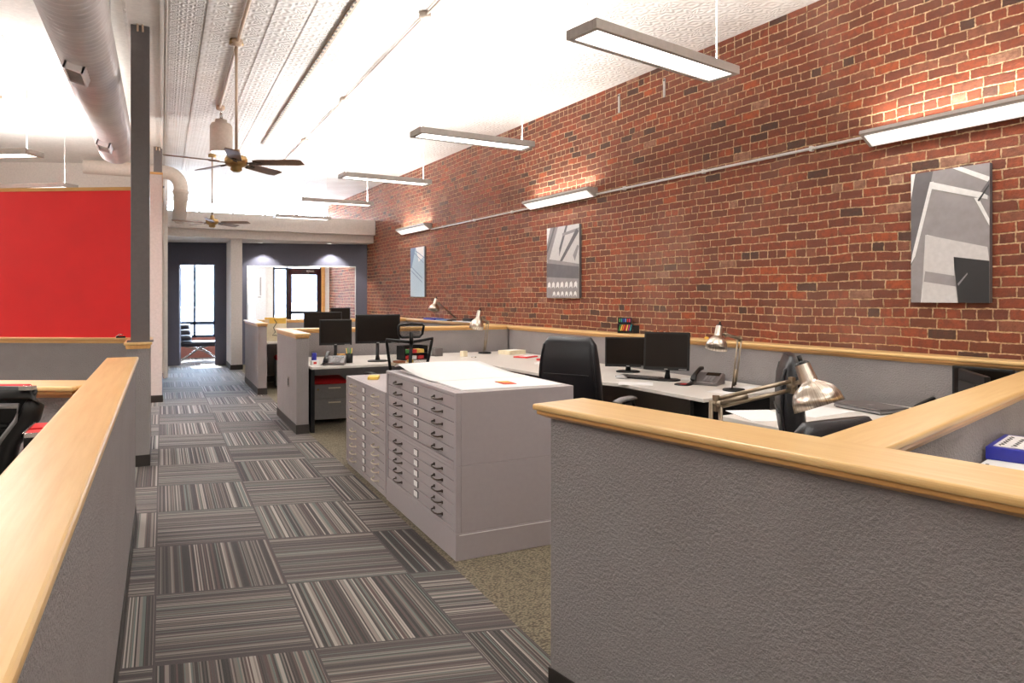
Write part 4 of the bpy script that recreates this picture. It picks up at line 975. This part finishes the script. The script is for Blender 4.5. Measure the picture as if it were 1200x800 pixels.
# ================================================================ SMALL THINGS
def box_on(name, label, cat, px, py, z, dims, mat, rot=0.0, bevel=.004, group=None):
    p = at(px, py, z); o = MB().cbox((0, 0, dims[2] / 2), dims).build(name, mat, loc=(p.x, p.y, z + .0005), rotz=rot, bevel=bevel); return tag(o, label, cat, group)
# laptop
p = at(1020, 475, .77); t = thing('laptop', 'closed grey laptop on the white worktop by the brick divider', 'laptop', (p.x, p.y, .7405), math.radians(-6))
MB().box(-.13, .13, -.19, .19, .006, .022).build('base', 'grey_plastic', t, bevel=.004); MB().box(-.13, .13, -.19, .19, .024, .036).build('lid', 'steel_paint', t, bevel=.004)
MB().box(-.02, .02, -.02, .02, .036, .0365).build('emblem', 'grey_plastic', t); MB().box(-.12, .12, -.18, .18, 0, .006).build('feet', 'black', t)
# keyboard, mouse, papers
p = at(762, 444, .74); t = thing('keyboard', 'black keyboard in front of the monitor beside the leather chair', 'keyboard', (p.x - .06, p.y + .08, .7405), math.radians(115))
MB().box(-.22, .22, -.07, .07, 0, .018).build('case', 'black', t, bevel=.004)
m = MB()
for i in range(14):
    for j in range(5): m.box(-.21 + i * .03, -.186 + i * .03, -.06 + j * .024, -.041 + j * .024, .018, .024)
m.build('keys', 'steel_paint', t)
p = at(728, 441, .76); o = MB().loft([((0, 0, 0), (.03, 0, 0), (0, .055, 0), 2.2), ((0, 0, .015), (.032, 0, 0), (0, .056, 0), 2.2), ((0, .01, .033), (.016, 0, 0), (0, .03, 0), 2.2)], 20).build('computer_mouse', 'lt_plastic', loc=(p.x, p.y, .7405), rotz=.6); tag(o, 'grey computer mouse beside the leather chair', 'computer mouse')
def paper(label, px, py, w, h, rot, mat='paper', z=.7405, th=.002):
    p = at(px, py, z); o = MB().cbox((0, 0, th / 2), (w, h, th)).build('paper_sheet', mat, loc=(p.x, p.y, z), rotz=rot); return tag(o, label, 'paper')
paper('white papers stacked on the worktop behind the leather chair', 652, 426, .42, .30, .4, th=.02)
paper('loose white sheet near the front edge of the monitor desk', 745, 449.5, .21, .297, .9)
paper('loose white sheet between the desk phone and the small metal lamp', 852, 459.5, .2, .26, .3)
paper('white sheet at the end of the monitor desk past the lamp', 880, 455, .25, .2, .2, th=.003)
paper('white sheet beyond the mouse mat near the keyboard', 806, 444.5, .16, .12, .8, th=.006)
paper('crumpled looking sheet on the laptop worktop behind the big lamp', 892, 487, .42, .30, 1.2, th=.003)
paper('wide white drawing under the closed laptop edge', 955, 482, .45, .3, .1, th=.002)
p = at(801, 450.5, .74); o = MB().loft([((0, 0, 0), (.09, 0, 0), (0, .075, 0), 2.6), ((0, 0, .006), (.09, 0, 0), (0, .075, 0), 2.6)], 24).mat(1).box(-.05, .02, -.03, .02, .0062, .009).build('mouse_mat', ['black', 'redp'], loc=(p.x, p.y, .7405), rotz=.6); tag(o, 'black mat with a red card on it between monitor and phone', 'mouse mat')
# stack of magazines at far corner
for k, (lab, px, py, mat, w, h, th, r) in enumerate((('white bound stack at the far desk corner', 600, 414, 'paper_cream', .30, .22, .05, .3), ('red magazine beside the white bound stack', 616, 418, 'redp', .26, .2, .015, .5), ('red and white brochure at the far desk corner', 646, 421.5, 'redp', .3, .2, .02, .2))):
    p = at(px, py, .745); o = MB().cbox((0, 0, th / 2), (w, h, th)).mat(1).cbox((0.02, 0, th), (w * .7, h * .6, .002)).build('magazine', [mat, 'paper'], loc=(p.x, p.y, .7405), rotz=r, bevel=.002); tag(o, lab, 'magazine')
box_on('pen_box', 'dark square pen box at the far desk against the grey cross divider', 'desk box', 512, 417, .74, (.11, .11, .1), 'steel_paint', .2)
box_on('glass_jar', 'pale jar beside the dark square pen box', 'jar', 504, 417, .74, (.05, .05, .11), 'lt_plastic', .2, .015)
box_on('paper_cube', 'small white cube on the far desk near the lamp', 'note cube', 543.5, 417.5, .74, (.07, .07, .07), 'paper_cream', .3)
o = MB().lathe([(.03, 0), (.035, 0), (.035, .012), (.03, .012)], None, 20, False).build('tape_roll', 'chrome', loc=at(555, 419, .74) + Vector((0, 0, .0005))); tag(o, 'small silver tape roll near the far desk lamp', 'tape')
# coloured stationery seen through the mesh chair
p = at(483, 421, .74); t = thing('desk_organizer', 'black letter tray with coloured stationery seen through the mesh chair', 'desk organizer', (p.x, p.y, .7405), .2)
m = MB(); m.box(-.16, .16, -.1, .1, 0, .008); m.box(-.16, .16, .09, .1, 0, .17); m.box(-.16, -.15, -.1, .1, 0, .17); m.box(.15, .16, -.1, .1, 0, .17); m.box(-.16, .16, -.1, .1, .075, .083); m.build('tray', 'black', t)
for x, z, mt, w in ((-.1, .008, 'redp', .07), (-.02, .008, 'paper', .06), (.07, .008, 'redp', .08), (-.11, .083, 'green', .06), (-.02, .083, 'redp', .06), (.07, .083, 'yellow', .09)):
    MB().box(x - w / 2, x + w / 2, -.09, .05, z, z + .045).build('item', mt, t)
p = at(462, 428, .74)
o = MB().box(-.12, .12, -.08, .08, 0, .03).mat(1).box(.05, .09, -.085, .0, .03, .06).mat(2).box(-.1, .0, -.07, .05, .03, .05).build('card_box', ['paper_cream', 'yellow', 'brown'], loc=(p.x + .1, p.y, .7405), rotz=.1); tag(o, 'open cream card box with a yellow tab behind the mesh chair', 'box')
# phone desk clutter
p = at(369, 427.5, .74); o = MB().cbox((0, 0, .025), (.085, .05, .05)).mat(1).box(-.022, .012, -.0262, -.0248, .012, .036).build('tape_box', ['paper', 'redp'], loc=(p.x, p.y, .7405), rotz=.1); tag(o, 'small white box with a red mark on the end of the phone desk', 'box')
box_on('ink_bottle', 'dark blue bottle with pale label behind the small white box', 'bottle', 368, 423, .74, (.05, .05, .10), 'blue', .2, .012)
box_on('tan_box', 'tan card box beside the desk phone at the wing divider', 'box', 401, 424.5, .74, (.1, .08, .10), 'tan', .2)
p = at(409, 425, .74); t = thing('pen_cup', 'black pen cup with green pens beside the tan box', 'pen cup', (p.x, p.y, .7405))
MB().lathe([(.0, 0), (.042, 0), (.045, .11), (.04, .11), (.038, .006), (0, .006)], None, 20).build('cup', 'black', t)
for k in range(4): a = k * 1.7; MB().tube([(.015 * math.cos(a), .015 * math.sin(a), .01), (.036 * math.cos(a), .036 * math.sin(a), .17)], .005, 6).build('pen', 'green' if k % 2 else 'yellow', t)
# marker rack on the brick cap
mx, my = bx(6.42) - .1, 6.42; t = thing('marker_rack', 'black two tier rack of coloured markers on the cap against the brick', 'marker rack', (mx, my, 1.101), ang_b - PI / 2 - PI / 2 + math.radians(50))
MB().box(-.085, .085, -.04, .04, 0, .1).box(-.08, .07, .0, .06, .1, .17).build('case', 'black', t, bevel=.003); MB().box(.088, .16, -.03, .05, 0, .085).build('side_box', 'black', t, bevel=.003)
cs = ['green', 'yellow', 'orange', 'redp', 'yellow', 'magenta', 'teal', 'green']
for k in range(7):
    T = Matrix.Translation((-.065 + k * .02, -.043, .035)) @ Matrix.Rotation(.25, 4, 'Y'); MB().box(-.006, .006, -.006, .004, -.01, .06, T).build('marker', cs[k], t)
for k in range(6):
    MB().box(-.068 + k * .022, -.054 + k * .022, -.006, .002, .12, .158).build('marker', ['green', 'teal', 'blue', 'bluegrey', 'redp', 'magenta'][k], t)
for k, (px, lab) in enumerate(((768, 'small amber ornament next to the marker rack on the cap'), (775, 'middle amber ornament behind the monitor top on the cap'), (782, 'amber ornament farthest from the marker rack on the cap'))):
    x, y, d_ = on_line(px, (BR0[0] - .1, BR0[1]), (BR1[0] - .1, BR1[1]))
    o = MB().lathe([(0, 0), (.022, 0), (.028, .015), (.018, .03), (.024, .042), (.012, .055), (0, .058)], None, 14).build('ornament', 'brown', loc=(x, y, 1.101)); tag(o, lab, 'ornament')
x, y, d_ = on_line(828, (BR0[0] - .13, BR0[1]), (BR1[0] - .13, BR1[1]))
o = MB().lathe([(0, 0), (.02, 0), (.022, .012), (.01, .022), (0, .022)], None, 12).build('bottle_cap', 'yellow', loc=(x, y, 1.101)); tag(o, 'small yellow cap on the maple ledge beside the smaller metal lamp', 'cap')
# folders lying on the far dividers
def on_cap(name, label, cat, px, y0off, z, dims, mat, rot):
    x, y, d_ = on_line(px, (BR0[0] - y0off, BR0[1]), (BR1[0] - y0off, BR1[1])); o = MB().cbox((0, 0, dims[2] / 2), dims).build(name, mat, loc=(x, y, z), rotz=rot, bevel=.002); return tag(o, label, cat)
on_cap('paper_stack', 'white papers on the far brick side divider cap near the arm lamp', 'paper', 546, .14, 1.101, (.2, .6, .01), 'paper', .06)
on_cap('folder', 'steel blue folder on the far divider cap below the arm lamp', 'folder', 522, .12, 1.101, (.18, .42, .02), 'bluegrey', .05)
on_cap('folder', 'dark blue folder on the far divider cap next to the steel blue one', 'folder', 508, .12, 1.101, (.18, .5, .03), 'blue', .05)
on_cap('black_case', 'small black case on the far divider cap behind the arm lamp foot', 'case', 551, .08, 1.112, (.12, .3, .045), 'black', .06)
# cream board with drawing at the far wing
p = at(319, 403, .78); t = thing('display_board', 'cream board with a black line drawing and yellow top, at the far worktop', 'board', (1.66, 11.95, .7805), -.4)
MB().box(-.17, .17, -.01, .01, 0, .36).build('board', 'paper_cream', t); MB().box(-.17, .17, -.03, .03, .36, .385).box(-.1, .17, -.013, -.01, .29, .36).build('folder', 'yellow', t)
MB().tube([(-.02, -.014, .36), (.02, -.014, .3), (-.03, -.014, .22), (.0, -.014, .15), (-.05, -.014, .1), (.05, -.014, .09)], .006, 6).build('drawing', 'ink', t)
# blue binder and document by the cross divider
p = at(1195, 520, .93); t = thing('binder', 'thick royal blue binder with handwritten sheets beside the cross divider', 'binder', (2.985, 1.495, .8880), math.radians(18))
MB().box(-.16, .16, -.13, .13, 0.0, .006).box(-.16, .16, -.13, .13, .042, .048).box(-.166, -.158, -.13, .13, 0, .048).box(.158, .166, -.13, .13, 0, .048).build('cover', 'blue', t, bevel=.003); MB().box(-.15, .15, -.125, .122, .006, .042).build('pages', 'paper', t)
pg = MB().box(-.14, .14, -.12, .11, .048, .05).build('sheet', 'paper', t)
m = MB()
for j in range(5):
    pts = [(-.12 + i * .012, .09 - j * .04 + .009 * math.sin(i * 2.1 + j) , .0508) for i in range(20 - (j % 3) * 3)]; m.tube(pts, .0012, 4)
m.build('handwriting', 'ink', pg)
p = at(1165, 545, .886); t = thing('document', 'white printed document lying flat beside the blue binder', 'paper', (2.70, 1.335, .8855), math.radians(17))
MB().box(-.19, .24, -.21, .19, 0, .002).build('sheet', 'paper', t)
m = MB()
for x in (-.15, -.0):
    for k in range(5): m.box(x + k * .014, x + .010 + k * .014, .165, .176, .002, .0025)
m.build('lettering', 'ink', t)
# clutter on cap by the red wall
p = atd(147, 391, 6.9); t = thing('door_stop', 'small black gadget on the thin cap below the red panel', 'gadget', (p.x - .05, p.y - .03, 1.1005), .2)
MB().box(-.03, .05, -.015, .015, 0, .018).build('body', 'black', t, bevel=.003); MB().tube([(-.03, 0, .012), (0, 0, .035), (.03, 0, .03)], .006, 6).build('lever', 'chrome', t)
# lounge bench seen through the doorway
p = at(226, 411, .0); x = 0.55; t = thing('lounge_chair', 'low black leather lounge chair with steel legs seen through the doorway', 'lounge chair', (.78, 17.95, 0), math.radians(-4))
m = MB()
for dy in (-.25, .25):
    m.tube([(-.4, dy, .02), (-.0, dy, .3), (.35, dy, .42)], .014, 8); m.tube([(.45, dy, .02), (.1, dy, .25), (-.35, dy, .38), (-.45, dy, .9)], .014, 8)
m.tube([(-.4, -.25, .02), (-.4, .25, .02)], .012, 8); m.tube([(.45, -.25, .02), (.45, .25, .02)], .012, 8); m.build('frame', 'chrome', t)
MB().loft([((0, 0, .36), (.42, 0, 0), (0, .3, 0), 6), ((0, 0, .45), (.44, 0, 0), (0, .32, 0), 6), ((0, 0, .47), (.4, 0, 0), (0, .28, 0), 6)], 28).build('seat', 'cushion', t)
for k in range(3): MB().loft([((-.42 + .0, 0, .50 + k * .13), (.26 - k * .02, 0, 0), (0, .3, 0), 6), ((-.42, 0, .60 + k * .13), (.26 - k * .02, 0, 0), (0, .3, 0), 6)], 24).build('back_cushion', 'cushion', t)
# reception counter glimpsed beyond the column
t = thing('reception_counter', 'white topped counter end between the white column and the far wing divider', 'counter', (1.62, 15.0, 0))
MB().box(0, .6, 0, .4, 0, .78).build('body', 'steel_paint', t); MB().box(-.03, .63, -.03, .43, .78, .82).build('top', 'white_lam', t, bevel=.004)

# ================================================================ LIGHT FROM OUTSIDE, ADDED LOBBY FILL
w = bpy.data.worlds.new('world'); scene.world = w; w.use_nodes = True; nt = w.node_tree
bg = nt.nodes['Background']; sky = nt.nodes.new('ShaderNodeTexSky'); sky.sky_type = 'NISHITA'; sky.sun_elevation = math.radians(50); sky.sun_rotation = math.radians(200); sky.sun_intensity = 0.0; sky.sun_disc = False
mixn = nt.nodes.new('ShaderNodeMix'); mixn.data_type = 'RGBA'; mixn.inputs[0].default_value = .65; mixn.inputs[7].default_value = (.66, .82, 1.0, 1)
gn = nt.nodes.new('ShaderNodeMix'); gn.data_type = 'RGBA'; gn.blend_type = 'MULTIPLY'; gn.inputs[0].default_value = 1; gn.inputs[7].default_value = (.25, .25, .25, 1)
nt.links.new(sky.outputs[0], gn.inputs[6]); nt.links.new(gn.outputs[2], mixn.inputs[6]); nt.links.new(mixn.outputs[2], bg.inputs[0]); bg.inputs[1].default_value = 40.0
def area(name, loc, rot, sx_, sy_, e, c):
    l = bpy.data.lights.new(name, 'AREA'); l.shape = 'RECTANGLE'; l.size = sx_; l.size_y = sy_; l.energy = e; l.color = c
    o = bpy.data.objects.new(name, l); COL.objects.link(o); o.location = loc; o.rotation_euler = rot; return o
sun = bpy.data.lights.new('sun', 'SUN'); sun.energy = 20.0; sun.angle = .02; sun.color = (1, .97, .92)
so_ = bpy.data.objects.new('sun', sun); COL.objects.link(so_); so_.rotation_euler = (math.radians(-48), math.radians(-12), 0)

area('lobby_fill', (1.6, 17.6, 2.66), (0, 0, 0), 2.0, .3, 45, (1, .98, .95)); area('lobby_fill', (3.2, 17.4, 2.66), (0, 0, 0), 1.0, .3, 30, (1, .98, .95))  # fill lights added under the lobby slab to brighten it, no fixtures there
fix_normals()
scene.view_settings.view_transform = 'Standard'; scene.view_settings.look = 'None'; scene.view_settings.gamma = 1.0; scene.view_settings.exposure = 0.2
scene.view_settings.use_curve_mapping = False
scene.cycles.use_denoising = True
scene.cycles.max_bounces = 8; scene.cycles.diffuse_bounces = 5; scene.cycles.transparent_max_bounces = 12
scene.cycles.sample_clamp_indirect = 6.0
